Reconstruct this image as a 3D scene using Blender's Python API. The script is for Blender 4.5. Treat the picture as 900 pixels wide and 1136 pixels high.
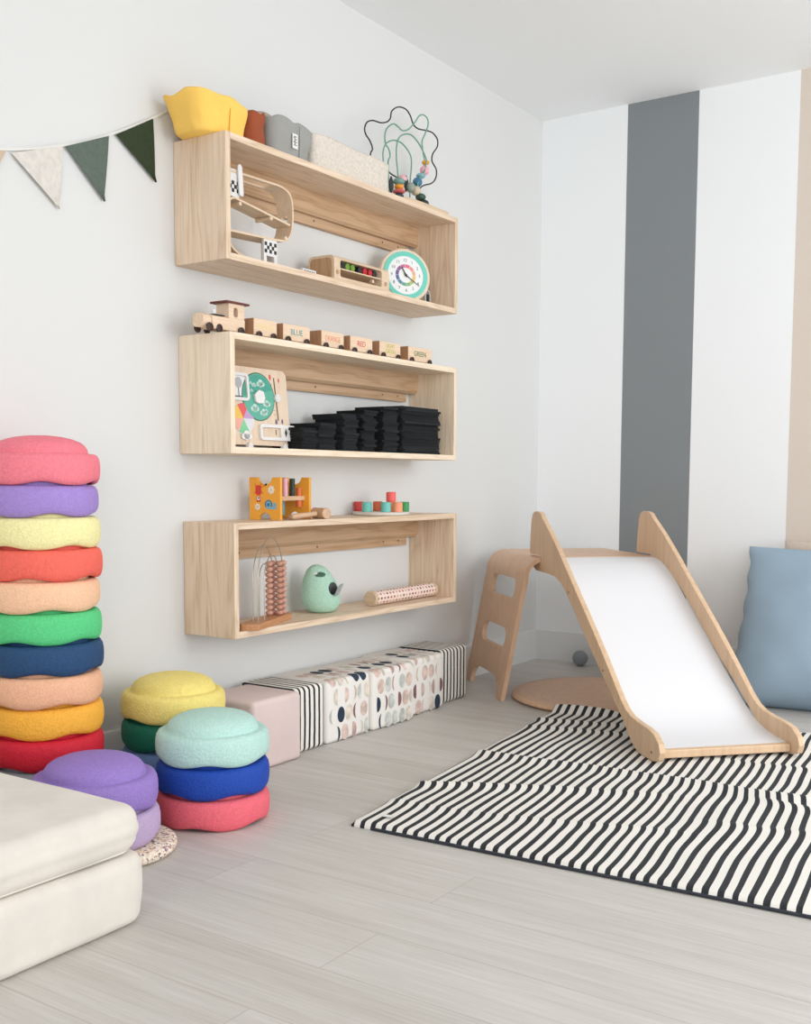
import bpy, bmesh, math, random
from mathutils import Vector, Matrix, noise
random.seed(7)
PI = math.pi
for o in list(bpy.data.objects): bpy.data.objects.remove(o)
scene = bpy.context.scene
C = scene.collection

# ------------------------------------------------------------------ camera
F, PY = 1212.9, 634.8
YAW, PITCH, ROLL = .5971, .0851, .0045
fw = Vector((-math.sin(YAW)*math.cos(PITCH), math.cos(YAW)*math.cos(PITCH), -math.sin(PITCH)))
rt = Vector((math.cos(YAW), math.sin(YAW), 0)); up = rt.cross(fw)
r2 = math.cos(ROLL)*rt + math.sin(ROLL)*up; u2 = -math.sin(ROLL)*rt + math.cos(ROLL)*up
cd = bpy.data.cameras.new('camera'); cam = bpy.data.objects.new('camera', cd); C.objects.link(cam)
M4 = Matrix((r2, u2, -fw)).transposed().to_4x4(); M4.translation = Vector((2.339, -4.5194, .83))
cam.matrix_world = M4
cd.sensor_fit = 'HORIZONTAL'; cd.sensor_width = 36; cd.lens = F/900*36
cd.shift_y = (PY-568)/900; cd.clip_start = .05
scene.camera = cam
RV = Vector((rt.x, rt.y, 0)); FV = Vector((-rt.y, rt.x, 0))

# ------------------------------------------------------------------ light
w = bpy.data.worlds.new('world'); scene.world = w; w.use_nodes = True
bg = w.node_tree.nodes['Background']
bg.inputs[0].default_value = (.93, .965, 1, 1); bg.inputs[1].default_value = .60
def area(name, loc, target, sx, sy, power, col):
    l = bpy.data.lights.new(name, 'AREA'); l.shape = 'RECTANGLE'; l.size = sx; l.size_y = sy
    l.energy = power; l.color = col
    o = bpy.data.objects.new(name, l); C.objects.link(o); o.location = loc
    o.rotation_euler = (Vector(target)-Vector(loc)).to_track_quat('-Z', 'Y').to_euler()
area('window_light', (4.7, -1.9, 1.4), (0, -.7, 1.4), 2.4, 2.0, 74, (.955, .975, 1))
area('window_light_front', (3.9, -7.2, 1.5), (.9, 0, 1.55), 3.0, 2.0, 74, (.975, .985, 1))
vs = scene.view_settings
vs.view_transform = 'Standard'; vs.look = 'None'; vs.gamma = 1; vs.use_curve_mapping = False
vs.exposure = 0.05
scene.display_settings.display_device = 'sRGB'

# ------------------------------------------------------------------ materials
def lin(c):
    return tuple(((v/255)/12.92 if v/255 <= .04045 else ((v/255+.055)/1.055)**2.4) for v in c) + (1,)
MC = {}
def base(name):
    m = bpy.data.materials.new(name); m.use_nodes = True
    nt = m.node_tree; return m, nt, nt.nodes['Principled BSDF']
def N(nt, t, **k):
    n = nt.nodes.new(t)
    for a, b in k.items(): setattr(n, a, b)
    return n
def plain(name, c, rough=.6, metal=0, bump=0, bscale=200, var=0, vscale=20, coat=0):
    if name in MC: return MC[name]
    m, nt, b = base(name); L = nt.links.new
    b.inputs['Base Color'].default_value = lin(c); b.inputs['Roughness'].default_value = rough
    b.inputs['Metallic'].default_value = metal
    if coat: b.inputs['Coat Weight'].default_value = coat
    tc = N(nt, 'ShaderNodeTexCoord')
    if bump:
        n = N(nt, 'ShaderNodeTexNoise'); n.inputs['Scale'].default_value = bscale; n.inputs['Detail'].default_value = 3
        L(tc.outputs['Object'], n.inputs['Vector'])
        bp = N(nt, 'ShaderNodeBump'); bp.inputs['Strength'].default_value = bump; bp.inputs['Distance'].default_value = .002
        L(n.outputs['Fac'], bp.inputs['Height']); L(bp.outputs['Normal'], b.inputs['Normal'])
    if var:
        n2 = N(nt, 'ShaderNodeTexNoise'); n2.inputs['Scale'].default_value = vscale; n2.inputs['Detail'].default_value = 4
        L(tc.outputs['Object'], n2.inputs['Vector'])
        r = N(nt, 'ShaderNodeValToRGB'); r.color_ramp.elements[0].position = .35; r.color_ramp.elements[1].position = .65
        lo = lin(tuple(v*(1-var) for v in c)); hi = lin(tuple(min(255, v*(1+var*.6)+8*var) for v in c))
        r.color_ramp.elements[0].color = lo; r.color_ramp.elements[1].color = hi
        L(n2.outputs['Fac'], r.inputs['Fac']); L(r.outputs['Color'], b.inputs['Base Color'])
    MC[name] = m; return m
def wood(name, c1, c2, axis='y', scale=1.0, rough=.5, c3=None):
    """grain runs along axis; c1 light, c2 dark line colour"""
    if name in MC: return MC[name]
    m, nt, b = base(name); L = nt.links.new
    tc = N(nt, 'ShaderNodeTexCoord'); mp = N(nt, 'ShaderNodeMapping')
    s = [14*scale]*3; s['xyz'.index(axis)] = 1.3*scale
    mp.inputs['Scale'].default_value = s; L(tc.outputs['Object'], mp.inputs['Vector'])
    n = N(nt, 'ShaderNodeTexNoise'); n.inputs['Scale'].default_value = 1.0; n.inputs['Detail'].default_value = 2; n.inputs['Distortion'].default_value = .6
    L(mp.outputs['Vector'], n.inputs['Vector'])
    mu = N(nt, 'ShaderNodeMath', operation='MULTIPLY'); mu.inputs[1].default_value = 14; L(n.outputs['Fac'], mu.inputs[0])
    fr = N(nt, 'ShaderNodeMath', operation='PINGPONG'); fr.inputs[1].default_value = 1; L(mu.outputs[0], fr.inputs[0])
    pw = N(nt, 'ShaderNodeMath', operation='POWER'); pw.inputs[1].default_value = 2.5; L(fr.outputs[0], pw.inputs[0])
    mp2 = N(nt, 'ShaderNodeMapping'); s2 = [160*scale]*3; s2['xyz'.index(axis)] = 5*scale
    mp2.inputs['Scale'].default_value = s2; L(tc.outputs['Object'], mp2.inputs['Vector'])
    n2 = N(nt, 'ShaderNodeTexNoise'); n2.inputs['Scale'].default_value = 1; n2.inputs['Detail'].default_value = 3; L(mp2.outputs['Vector'], n2.inputs['Vector'])
    ad = N(nt, 'ShaderNodeMath', operation='MULTIPLY_ADD'); ad.inputs[1].default_value = .45; L(pw.outputs[0], ad.inputs[0])
    m3 = N(nt, 'ShaderNodeMath', operation='MULTIPLY_ADD'); m3.inputs[1].default_value = 1.1; m3.inputs[2].default_value = -.35; L(n2.outputs['Fac'], m3.inputs[0])
    L(m3.outputs[0], ad.inputs[2])
    cr = N(nt, 'ShaderNodeValToRGB'); cr.color_ramp.elements[0].color = lin(c1); cr.color_ramp.elements[1].color = lin(c2)
    cr.color_ramp.elements[0].position = 0; cr.color_ramp.elements[1].position = .9
    L(ad.outputs[0], cr.inputs['Fac']); L(cr.outputs['Color'], b.inputs['Base Color'])
    b.inputs['Roughness'].default_value = rough
    bp = N(nt, 'ShaderNodeBump'); bp.inputs['Strength'].default_value = .08; bp.inputs['Distance'].default_value = .001
    L(ad.outputs[0], bp.inputs['Height']); L(bp.outputs['Normal'], b.inputs['Normal'])
    MC[name] = m; return m
def foam(name, c):
    if name in MC: return MC[name]
    m, nt, b = base(name); L = nt.links.new
    tc = N(nt, 'ShaderNodeTexCoord')
    v = N(nt, 'ShaderNodeTexVoronoi'); v.inputs['Scale'].default_value = 330; L(tc.outputs['Object'], v.inputs['Vector'])
    v.feature = 'F1'
    sp = N(nt, 'ShaderNodeSeparateColor'); L(v.outputs['Color'], sp.inputs['Color'])
    r = N(nt, 'ShaderNodeValToRGB'); r.color_ramp.elements[0].color = lin(tuple(x*.965 for x in c)); r.color_ramp.elements[1].color = lin(tuple(min(255, x*1.02+2) for x in c))
    L(sp.outputs[0], r.inputs['Fac']); L(r.outputs['Color'], b.inputs['Base Color'])
    b.inputs['Roughness'].default_value = .72
    n = N(nt, 'ShaderNodeTexNoise'); n.inputs['Scale'].default_value = 180; n.inputs['Detail'].default_value = 3; L(tc.outputs['Object'], n.inputs['Vector'])
    bp = N(nt, 'ShaderNodeBump'); bp.inputs['Strength'].default_value = .8; bp.inputs['Distance'].default_value = .003
    L(n.outputs['Fac'], bp.inputs['Height']); L(bp.outputs['Normal'], b.inputs['Normal'])
    MC[name] = m; return m

# ------------------------------------------------------------------ mesh builder
class MB:
    def __init__(s): s.v = []; s.f = []; s.m = []; s.T = Matrix.Identity(4)
    def at(s, T): s.T = T; return s
    def add(s, vs, fs, mi=0):
        o = len(s.v); s.v += [s.T @ Vector(p) for p in vs]
        for f in fs: s.f.append([i+o for i in f]); s.m.append(mi)
        return s
    def box(s, x0, x1, y0, y1, z0, z1, mi=0):
        v = [(x, y, z) for x in (x0, x1) for y in (y0, y1) for z in (z0, z1)]
        return s.add(v, [(0,1,3,2), (4,6,7,5), (0,4,5,1), (2,3,7,6), (0,2,6,4), (1,5,7,3)], mi)
    def prism(s, poly, o, u, v, d, mi=0):
        o, u, v, d = map(Vector, (o, u, v, d)); n = len(poly)
        a = sum(poly[i][0]*poly[(i+1) % n][1]-poly[(i+1) % n][0]*poly[i][1] for i in range(n))
        if (a > 0) == (u.cross(v).dot(d) > 0): poly = poly[::-1]
        P = [o+u*p[0]+v*p[1] for p in poly]
        return s.add(P+[p+d for p in P], [tuple(range(n)), tuple(range(2*n-1, n-1, -1))]+[(i, i+n, (i+1) % n+n, (i+1) % n) for i in range(n)], mi)
    def poly(s, P, mi=0): return s.add(P, [tuple(range(len(P)))], mi)
    def lathe(s, prof, n=32, o=(0,0,0), ax=(0,0,1), mi=0, wave=None):
        ax = Vector(ax).normalized(); e1 = ax.orthogonal().normalized() if abs(ax.z) < .999 else Vector((1,0,0)); e2 = ax.cross(e1)
        o = Vector(o); V = []; Fs = []; rows = []
        for k, (r, z) in enumerate(prof):
            if r < 1e-6: rows.append([len(V)]); V.append(o+ax*z); continue
            row = []
            for i in range(n):
                t = 2*PI*i/n; zz = z+(wave(r, z, t) if wave else 0)
                row.append(len(V)); V.append(o+e1*(r*math.cos(t))+e2*(r*math.sin(t))+ax*zz)
            rows.append(row)
        for a, b in zip(rows, rows[1:]):
            for i in range(n):
                j = (i+1) % n
                if len(a) == 1 and len(b) == 1: break
                if len(a) == 1: Fs.append((a[0], b[j], b[i]))
                elif len(b) == 1: Fs.append((a[i], a[j], b[0]))
                else: Fs.append((a[i], a[j], b[j], b[i]))
        return s.add(V, Fs, mi)
    def cyl(s, p0, p1, r, n=20, mi=0, r2=None, bev=0):
        p0, p1 = Vector(p0), Vector(p1); h = (p1-p0).length; r2 = r if r2 is None else r2
        pr = [(0, 0), (r-bev, 0), (r, bev), (r2, h-bev), (r2-bev, h), (0, h)] if bev else [(0, 0), (r, 0), (r2, h), (0, h)]
        return s.lathe(pr, n, p0, p1-p0, mi)
    def ball(s, c, r, n=16, sc=(1,1,1), mi=0, ax=(0,0,1)):
        m = n//2; pr = [(r*math.sin(PI*i/m), -r*math.cos(PI*i/m)*sc[2]) for i in range(m+1)]; pr[0] = (0, pr[0][1]); pr[-1] = (0, pr[-1][1])
        return s.lathe(pr, n, c, ax, mi)
    def tube(s, pts, r, n=8, mi=0, closed=False):
        P = [Vector(p) for p in pts]; V = []; Fs = []; m = len(P); prev = None
        for i, p in enumerate(P):
            if closed: t = P[(i+1) % m]-P[i-1]
            else: t = P[min(i+1, m-1)]-P[max(i-1, 0)]
            t.normalize()
            e = t.orthogonal().normalized() if prev is None else (prev-t*prev.dot(t)).normalized()
            prev = e; g = t.cross(e)
            for k in range(n):
                a = 2*PI*k/n; V.append(p+e*(r*math.cos(a))+g*(r*math.sin(a)))
        for i in range(m if closed else m-1):
            j = (i+1) % m
            for k in range(n):
                l = (k+1) % n; Fs.append((i*n+k, i*n+l, j*n+l, j*n+k))
        if not closed: Fs += [tuple(range(n))[::-1], tuple((m-1)*n+k for k in range(n))]
        return s.add(V, Fs, mi)
    def ribbon(s, pts, th, o, u, v, d, mi=0):
        """bent plate: 2-D path in (u,v), thickness th, extruded along d"""
        L = []; R_ = []; n = len(pts)
        for i in range(n):
            a = Vector(pts[max(i-1, 0)]); b = Vector(pts[min(i+1, n-1)]); t = (b-a).normalized(); nn = Vector((-t.y, t.x))
            L.append(Vector(pts[i])+nn*th/2); R_.append(Vector(pts[i])-nn*th/2)
        o, u, v, d = map(Vector, (o, u, v, d)); g = lambda p: o+u*p[0]+v*p[1]
        V = []
        for a, b in zip(L, R_): V += [g(a), g(b), g(a)+d, g(b)+d]
        Fs = [(0, 1, 3, 2), ((n-1)*4, (n-1)*4+2, (n-1)*4+3, (n-1)*4+1)]
        for i in range(n-1):
            k = 4*i; q = k+4
            Fs += [(k, q, q+1, k+1), (k+2, k+3, q+3, q+2), (k, k+2, q+2, q), (k+1, q+1, q+3, k+3)]
        return s.add(V, Fs, mi)
    def text(s, body, o, u, v, size, mi=0, ext=.0006, align='CENTER'):
        cu = bpy.data.curves.new('t', 'FONT'); cu.body = body; cu.size = size; cu.extrude = ext/2; cu.align_x = align; cu.align_y = 'CENTER'; cu.resolution_u = 3
        ob = bpy.data.objects.new('t', cu); C.objects.link(ob)
        dg = bpy.context.evaluated_depsgraph_get(); me = bpy.data.meshes.new_from_object(ob.evaluated_get(dg))
        o, u, v = map(Vector, (o, u, v)); n = u.cross(v)
        s.add([o+u*p.co.x+v*p.co.y+n*p.co.z for p in me.vertices], [tuple(f.vertices) for f in me.polygons], mi)
        bpy.data.objects.remove(ob); bpy.data.meshes.remove(me); bpy.data.curves.remove(cu)
        return s
    def mesh(s, name, mats, off=None, smooth=.7, fix=True):
        me = bpy.data.meshes.new(name)
        off = Vector(off) if off is not None else Vector((0,0,0))
        me.from_pydata([p-off for p in s.v], [], s.f)
        for m in (mats if isinstance(mats, (list, tuple)) else [mats]): me.materials.append(m)
        for p, i in zip(me.polygons, s.m): p.material_index = i
        if fix:
            bm = bmesh.new(); bm.from_mesh(me); bmesh.ops.recalc_face_normals(bm, faces=bm.faces); bm.to_mesh(me); bm.free()
        me.shade_smooth(); me.set_sharp_from_angle(angle=smooth); me.update()
        return me
    def build(s, name, mats, parent=None, off=None, smooth=.7, bevel=0, seg=2, fix=True):
        ob = bpy.data.objects.new(name, s.mesh(name, mats, off, smooth, fix)); C.objects.link(ob)
        if parent: ob.parent = parent
        if bevel:
            b = ob.modifiers.new('bevel', 'BEVEL'); b.width = bevel; b.segments = seg; b.limit_method = 'ANGLE'; b.angle_limit = .6; b.harden_normals = True
        return ob
def cut(ob, cutter, off=None):
    co = cutter.build('cutter', [plain('c', (0,0,0))], None, off)
    co.data.materials.clear()
    co.parent = ob.parent
    md = ob.modifiers.new('cut', 'BOOLEAN'); md.object = co; md.operation = 'DIFFERENCE'; md.solver = 'EXACT'
    bpy.context.view_layer.update()
    dg = bpy.context.evaluated_depsgraph_get(); me = bpy.data.meshes.new_from_object(ob.evaluated_get(dg))
    ob.modifiers.clear(); ob.data = me; me.shade_smooth(); me.set_sharp_from_angle(angle=.7)
    bpy.data.objects.remove(co)
def thing(name, label, cat, loc=(0,0,0), rz=0, group=None):
    o = bpy.data.objects.new(name, None); C.objects.link(o); o.empty_display_size = .05
    o.location = loc; o.rotation_euler = (0, 0, rz); return tag(o, label, cat, group)
def tag(o, label, cat, group=None, kind=None):
    o['label'] = label; o['category'] = cat
    if group: o['group'] = group
    if kind: o['kind'] = kind
    return o
def struct(o, label=None):
    o['kind'] = 'structure'
    if label: o['label'] = label
    return o
def place(o, loc): o.location = loc; return o
def catmull(pts, k=6, closed=False):
    P = [Vector(p) for p in pts]; n = len(P); out = []
    for i in range(n if closed else n-1):
        a, b, c, d = (P[(i-1) % n], P[i], P[(i+1) % n], P[(i+2) % n]) if closed else (P[max(i-1, 0)], P[i], P[i+1], P[min(i+2, n-1)])
        for j in range(k):
            t = j/k; out.append(.5*((2*b)+(c-a)*t+(2*a-5*b+4*c-d)*t*t+(3*b-a-3*c+d)*t**3))
    if not closed: out.append(P[-1])
    return out
def copy_tree(o, parent=None):
    c = o.copy(); C.objects.link(c); c.parent = parent
    for ch in list(o.children): copy_tree(ch, c)
    return c
def rrect(x0, x1, y0, y1, r, k=5):
    P = []
    for cx, cy, a in ((x1-r, y1-r, 0), (x0+r, y1-r, 90), (x0+r, y0+r, 180), (x1-r, y0+r, 270)):
        for j in range(k+1):
            t = math.radians(a+90*j/k); P.append((cx+r*math.cos(t), cy+r*math.sin(t)))
    return P

# ================================================================== SETTING
HC = 2.4285
# floor: pale greige planks along x
m, nt, b = base('floor_planks'); L = nt.links.new
tc = N(nt, 'ShaderNodeTexCoord'); mp = N(nt, 'ShaderNodeMapping'); mp.inputs['Location'].default_value = (-.02+3*1.23, 2.94+.174*10, 0)
L(tc.outputs['Object'], mp.inputs['Vector'])
br = N(nt, 'ShaderNodeTexBrick'); br.offset = .37; br.offset_frequency = 2
for k, v in (('Scale', 1), ('Brick Width', 1.22), ('Row Height', .174), ('Mortar Size', .0009), ('Mortar Smooth', .3), ('Bias', 0)): br.inputs[k].default_value = v
br.inputs['Color1'].default_value = (0, 0, 0, 1); br.inputs['Color2'].default_value = (1, 1, 1, 1); br.inputs['Mortar'].default_value = (.5, .5, .5, 1)
L(mp.outputs['Vector'], br.inputs['Vector'])
mg = N(nt, 'ShaderNodeMapping'); mg.inputs['Scale'].default_value = (1.5, 26, 1); L(tc.outputs['Object'], mg.inputs['Vector'])
# shift the grain per plank
vm = N(nt, 'ShaderNodeVectorMath', operation='MULTIPLY_ADD'); vm.inputs[1].default_value = (7, 13, 0); L(br.outputs['Color'], vm.inputs[0]); L(mg.outputs['Vector'], vm.inputs[2])
n1 = N(nt, 'ShaderNodeTexNoise'); n1.inputs['Scale'].default_value = 1; n1.inputs['Detail'].default_value = 6; n1.inputs['Roughness'].default_value = .65; n1.inputs['Distortion'].default_value = .5; L(vm.outputs[0], n1.inputs['Vector'])
mg2 = N(nt, 'ShaderNodeMapping'); mg2.inputs['Scale'].default_value = (6, 190, 1); L(tc.outputs['Object'], mg2.inputs['Vector'])
n2 = N(nt, 'ShaderNodeTexNoise'); n2.inputs['Scale'].default_value = 1; n2.inputs['Detail'].default_value = 3; L(mg2.outputs['Vector'], n2.inputs['Vector'])
mx = N(nt, 'ShaderNodeMath', operation='MULTIPLY_ADD'); mx.inputs[1].default_value = .45; L(n2.outputs['Fac'], mx.inputs[0]); 
mm = N(nt, 'ShaderNodeMath', operation='MULTIPLY'); mm.inputs[1].default_value = .6; L(n1.outputs['Fac'], mm.inputs[0]); L(mm.outputs[0], mx.inputs[2])
sp = N(nt, 'ShaderNodeSeparateColor'); L(br.outputs['Color'], sp.inputs['Color'])
ma = N(nt, 'ShaderNodeMath', operation='MULTIPLY_ADD'); ma.inputs[1].default_value = .13; L(sp.outputs[0], ma.inputs[0]); L(mx.outputs[0], ma.inputs[2])
cr = N(nt, 'ShaderNodeValToRGB'); e = cr.color_ramp.elements
e[0].position = .34; e[0].color = lin((184, 178, 170)); e[1].position = .78; e[1].color = lin((214, 210, 204))
L(ma.outputs[0], cr.inputs['Fac'])
mxs = N(nt, 'ShaderNodeMix', data_type='RGBA'); L(br.outputs['Fac'], mxs.inputs[0]); L(cr.outputs['Color'], mxs.inputs[6]); mxs.inputs[7].default_value = lin((174, 168, 161))
L(mxs.outputs[2], b.inputs['Base Color']); b.inputs['Roughness'].default_value = .42; b.inputs['Specular IOR Level'].default_value = .4
bp = N(nt, 'ShaderNodeBump'); bp.inputs['Strength'].default_value = .06; bp.inputs['Distance'].default_value = .002; L(ma.outputs[0], bp.inputs['Height']); L(bp.outputs['Normal'], b.inputs['Normal'])
FLOOR = m
struct(MB().box(-.1, 6, -7.5, .1, -.08, 0).build('floor', FLOOR), 'pale greige wood plank floor')
wallA = plain('wall_paint', (224, 224, 222), .85, bump=.12, bscale=350)
# back wall with painted vertical bands
m, nt, b = base('banded_paint'); L = nt.links.new
tc = N(nt, 'ShaderNodeTexCoord'); sx = N(nt, 'ShaderNodeSeparateXYZ'); L(tc.outputs['Object'], sx.inputs[0])
dv = N(nt, 'ShaderNodeMath', operation='DIVIDE'); dv.inputs[1].default_value = 4; L(sx.outputs[0], dv.inputs[0])
cr = N(nt, 'ShaderNodeValToRGB'); cr.color_ramp.interpolation = 'CONSTANT'; e = cr.color_ramp.elements
e[0].position = 0; e[0].color = lin((249, 251, 252)); e[1].position = .3965/4; e[1].color = lin((136, 141, 144))
for p, c in ((.705, (249, 251, 252)), (1.114, (223, 210, 198)), (1.50, (249, 251, 252))):
    q = e.new(p/4); q.color = lin(c)
L(dv.outputs[0], cr.inputs['Fac']); L(cr.outputs['Color'], b.inputs['Base Color']); b.inputs['Roughness'].default_value = .85
n = N(nt, 'ShaderNodeTexNoise'); n.inputs['Scale'].default_value = 350; L(tc.outputs['Object'], n.inputs['Vector'])
bp = N(nt, 'ShaderNodeBump'); bp.inputs['Strength'].default_value = .1; bp.inputs['Distance'].default_value = .002; L(n.outputs['Fac'], bp.inputs['Height']); L(bp.outputs['Normal'], b.inputs['Normal'])
struct(MB().box(-.12, 0, -7.5, .12, 0, HC).build('wall_left', wallA), 'plain white painted wall that carries the shelves')
struct(MB().box(0, 6, 0, .12, 0, HC).build('wall_back', m), 'white back wall painted with grey and beige vertical bands')
struct(MB().box(-.12, 6, -7.5, .12, HC, HC+.1).build('ceiling', plain('ceiling_paint', (250, 251, 251), .9)), 'plain white ceiling')
bbm = plain('baseboard_paint', (226, 227, 226), .5)
bbp = [(0, 0), (.013, 0), (.013, .130), (.009, .136), (0, .136)]
struct(MB().prism(bbp, (0, -7.5, 0), (1,0,0), (0,0,1), (0, 7.5, 0)).build('baseboard_left', bbm), 'white baseboard under the shelf wall')
struct(MB().prism(bbp, (.013, 0, 0), (0,-1,0), (0,0,1), (5.9, 0, 0)).build('baseboard_back', bbm), 'white baseboard under the striped wall')

# ================================================================== SHELVES
oak = lambda nm, ax: wood(nm+ax, *{'shelf_light': ((240, 218, 193), (206, 174, 140)), 'shelf_pale': ((250, 232, 208), (226, 202, 172)), 'shelf_rail': ((208, 174, 140), (174, 136, 100))}[nm], axis=ax)
def shelf(loc_label, yl, yr, zt, zb, D=.202, T=.019, tone='shelf_light'):
    t = thing('wall_shelf', loc_label, 'shelf', (0, (yl+yr)/2, zb)); o = (0, (yl+yr)/2, zb)
    WX = oak(tone, 'y'); WZ = oak(tone, 'z')
    MB().box(.001, D, yl, yl+T, zb, zt).build('side_panel', WZ, t, o, bevel=.0015)
    MB().box(.001, D, yr-T, yr, zb, zt).build('side_panel', WZ, t, o, bevel=.0015)
    MB().box(.001, D, yl+T, yr-T, zt-T, zt).build('top_panel', WX, t, o, bevel=.0012)
    MB().box(.001, D, yl+T, yr-T, zb, zb+T).build('bottom_panel', WX, t, o, bevel=.0012)
    # upper rail with bevelled lower edge, wall cleat below it
    RX = oak('shelf_rail', 'y')
    r = MB().prism([(.020, 0), (.040, 0), (.040, -.062), (.030, -.072), (.020, -.062)], (0, yl+T, zt-T), (1,0,0), (0,0,1), (0, yr-yl-2*T, 0)).build('hanging_rail', RX, t, o)
    c = MB().prism([(.001, -.040), (.019, -.058), (.019, -.102), (.001, -.102)], (0, yl+T+.03, zt-T), (1,0,0), (0,0,1), (0, yr-yl-2*T-.075, 0))
    c.build('wall_cleat', RX, t, o)
    for f in (.18, .5, .82, .9):
        y = yl+(yr-yl)*f; MB().cyl((.0185, y, zt-T-.084), (.0196, y, zt-T-.084), .0035, 10).build('screw', plain('screw_dark', (60, 45, 35), .4), t, o)
    return t
SH = [(-2.259, -1.045, 1.776, 1.433), (-2.248, -1.044, 1.237, .8995), (-2.239, -1.038, .703, .372)]
shelf('wooden open box shelf mounted highest, with cloth bags and a bead maze on top', *SH[0])
shelf('wooden open box shelf in the middle, with the toy train on top', *SH[1], tone='shelf_pale')
shelf('wooden open box shelf mounted lowest, holding the green egg toy', *SH[2])
Z1, Z1i, Z2, Z2i, Z3, Z3i = 1.776, 1.452, 1.237, .9185, .703, .391

# ================================================================== STEPPING STONES
PROF = [(0, .0475), (.05, .0450), (.088, .0375), (.106, .0275), (.1135, .014), (.1150, .003), (.118, 0), (.125, .0005), (.131, .004), (.1350, .012), (.1370, .024), (.1375, .038), (.1371, .052), (.1350, .0635), (.1305, .0715), (.124, .0748), (.117, .0752), (.1130, .0742), (.1108, .0755), (.1100, .0800), (.1075, .0880), (.102, .0960), (.092, .1035), (.075, .1105), (.052, .1160), (.026, .1190), (0, .1198)]
def swave(r, z, t):
    if r < .112 or z > .034: return 0
    return .0088*(1-z/.036)*(.5-.5*math.cos(5*t))**1.4
PROF = [(r, z*.978) for r, z in PROF]
def smesh(): return MB().lathe(PROF, 96, wave=swave)
proto_stone = smesh().mesh('stepping_stone', [plain('c', (0,0,0))], smooth=1.2)
def stone(x, y, z, rot, mat, label, group, tilt=(0, 0)):
    me = proto_stone.copy(); me.materials.clear(); me.materials.append(mat)
    o = bpy.data.objects.new('stepping_stone', me); C.objects.link(o)
    o.location = (x, y, z); o.rotation_euler = (tilt[0], tilt[1], rot)
    return tag(o, label, 'stepping stone', group)
P = .0738; P2 = .0750
FM = {k: foam('foam_'+k, c) for k, c in dict(pink=(246, 128, 142), lav=(164, 136, 208), cream=(246, 238, 172), coral=(246, 106, 90), peach=(248, 198, 160), green=(88, 206, 130), navy=(26, 68, 110), apricot=(240, 182, 146), amber=(248, 178, 58), red=(206, 16, 44), teal=(0, 98, 92), grey=(150, 152, 158), purple=(152, 124, 198), lilac=(192, 168, 204), mint=(188, 224, 214), blue=(8, 66, 168), rose=(238, 104, 118), yellow=(242, 222, 128), dgreen=(0, 106, 82), sky=(110, 146, 196)).items()}
tower = [('teal', 'dark teal foam stepping stone at the very bottom of the tall tower'), ('grey', 'grey foam stepping stone in the tall tower, just under the red one'),
 ('red', 'deep red foam stepping stone low in the tall tower'), ('amber', 'amber yellow foam stepping stone in the tall tower, on the red one'),
 ('apricot', 'apricot foam stepping stone in the tall tower, between the amber and navy ones'), ('navy', 'navy blue foam stepping stone in the tall tower'),
 ('green', 'bright green foam stepping stone in the tall tower'), ('peach', 'pale peach foam stepping stone in the tall tower, on the bright green one'),
 ('coral', 'coral red foam stepping stone in the tall tower, under the cream one'), ('cream', 'pale cream yellow foam stepping stone in the tall tower'),
 ('lav', 'lavender foam stepping stone in the tall tower, second from the top'), ('pink', 'pink domed foam stepping stone topping the tall tower')]
rots = [.2, .9, .5, 1.7, .3, 1.1, .75, .15, .95, .55, .2, 1.25]
for i, (c, lb) in enumerate(tower):
    stone(.158+.003*math.sin(i*1.7), -2.857+.003*math.cos(i*2.3), P*i, rots[i], FM[c], lb, 'tall tower of foam stepping stones')
for i, (c, lb) in enumerate([('sky', 'light blue foam stepping stone under the dark green one, against the wall'), ('dgreen', 'dark green foam stepping stone under the domed yellow one'), ('yellow', 'yellow domed foam stepping stone topping the stack by the wall')]):
    stone(.203, -2.480, .0452+P2*i, .4+i*.5, FM[c], lb, 'stack of three stones by the wall')
for i, (c, lb) in enumerate([('rose', 'coral pink foam stepping stone on the floor under the royal blue one'), ('blue', 'royal blue foam stepping stone under the mint one'), ('mint', 'pale mint domed foam stepping stone topping the front stack')]):
    stone(.473, -2.610, P2*i, .75+i*.75, FM[c], lb, 'front stack of three stones')
kd = MB().lathe([(0, 0), (.118, 0), (.126, .006), (.128, .022), (.126, .038), (.118, .044), (0, .045)], 64).build('foam_disc', FM['grey'], smooth=1.2)
kd.location = (.203, -2.480, 0); tag(kd, 'grey foam disc on the floor carrying the three stones by the wall', 'foam disc')
# terrazzo disc with two purple stones
m, nt, b = base('terrazzo_foam'); L = nt.links.new
tc = N(nt, 'ShaderNodeTexCoord'); v = N(nt, 'ShaderNodeTexVoronoi'); v.inputs['Scale'].default_value = 210; L(tc.outputs['Object'], v.inputs['Vector'])
sp = N(nt, 'ShaderNodeSeparateColor'); L(v.outputs['Color'], sp.inputs['Color'])
cr = N(nt, 'ShaderNodeValToRGB'); cr.color_ramp.interpolation = 'CONSTANT'; e = cr.color_ramp.elements
e[0].position = 0; e[0].color = lin((232, 214, 190)); e[1].position = .34; e[1].color = lin((246, 232, 214))
for p, c in ((.6, (176, 132, 126)), (.7, (226, 190, 150)), (.8, (196, 160, 172)), (.86, (246, 238, 226)), (.94, (120, 100, 104))): q = e.new(p); q.color = lin(c)
L(sp.outputs[0], cr.inputs['Fac']); L(cr.outputs['Color'], b.inputs['Base Color']); b.inputs['Roughness'].default_value = .8
tz = MB().lathe([(0, 0), (.135, 0), (.146, .004), (.150, .013), (.146, .022), (.135, .027), (.1, .029), (0, .030)], 64).build('speckled_disc', m, smooth=1.2)
tz.location = (.455, -2.921, 0); tag(tz, 'flat speckled terrazzo-look round foam disc on the floor under the purple stones', 'foam disc')
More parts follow.
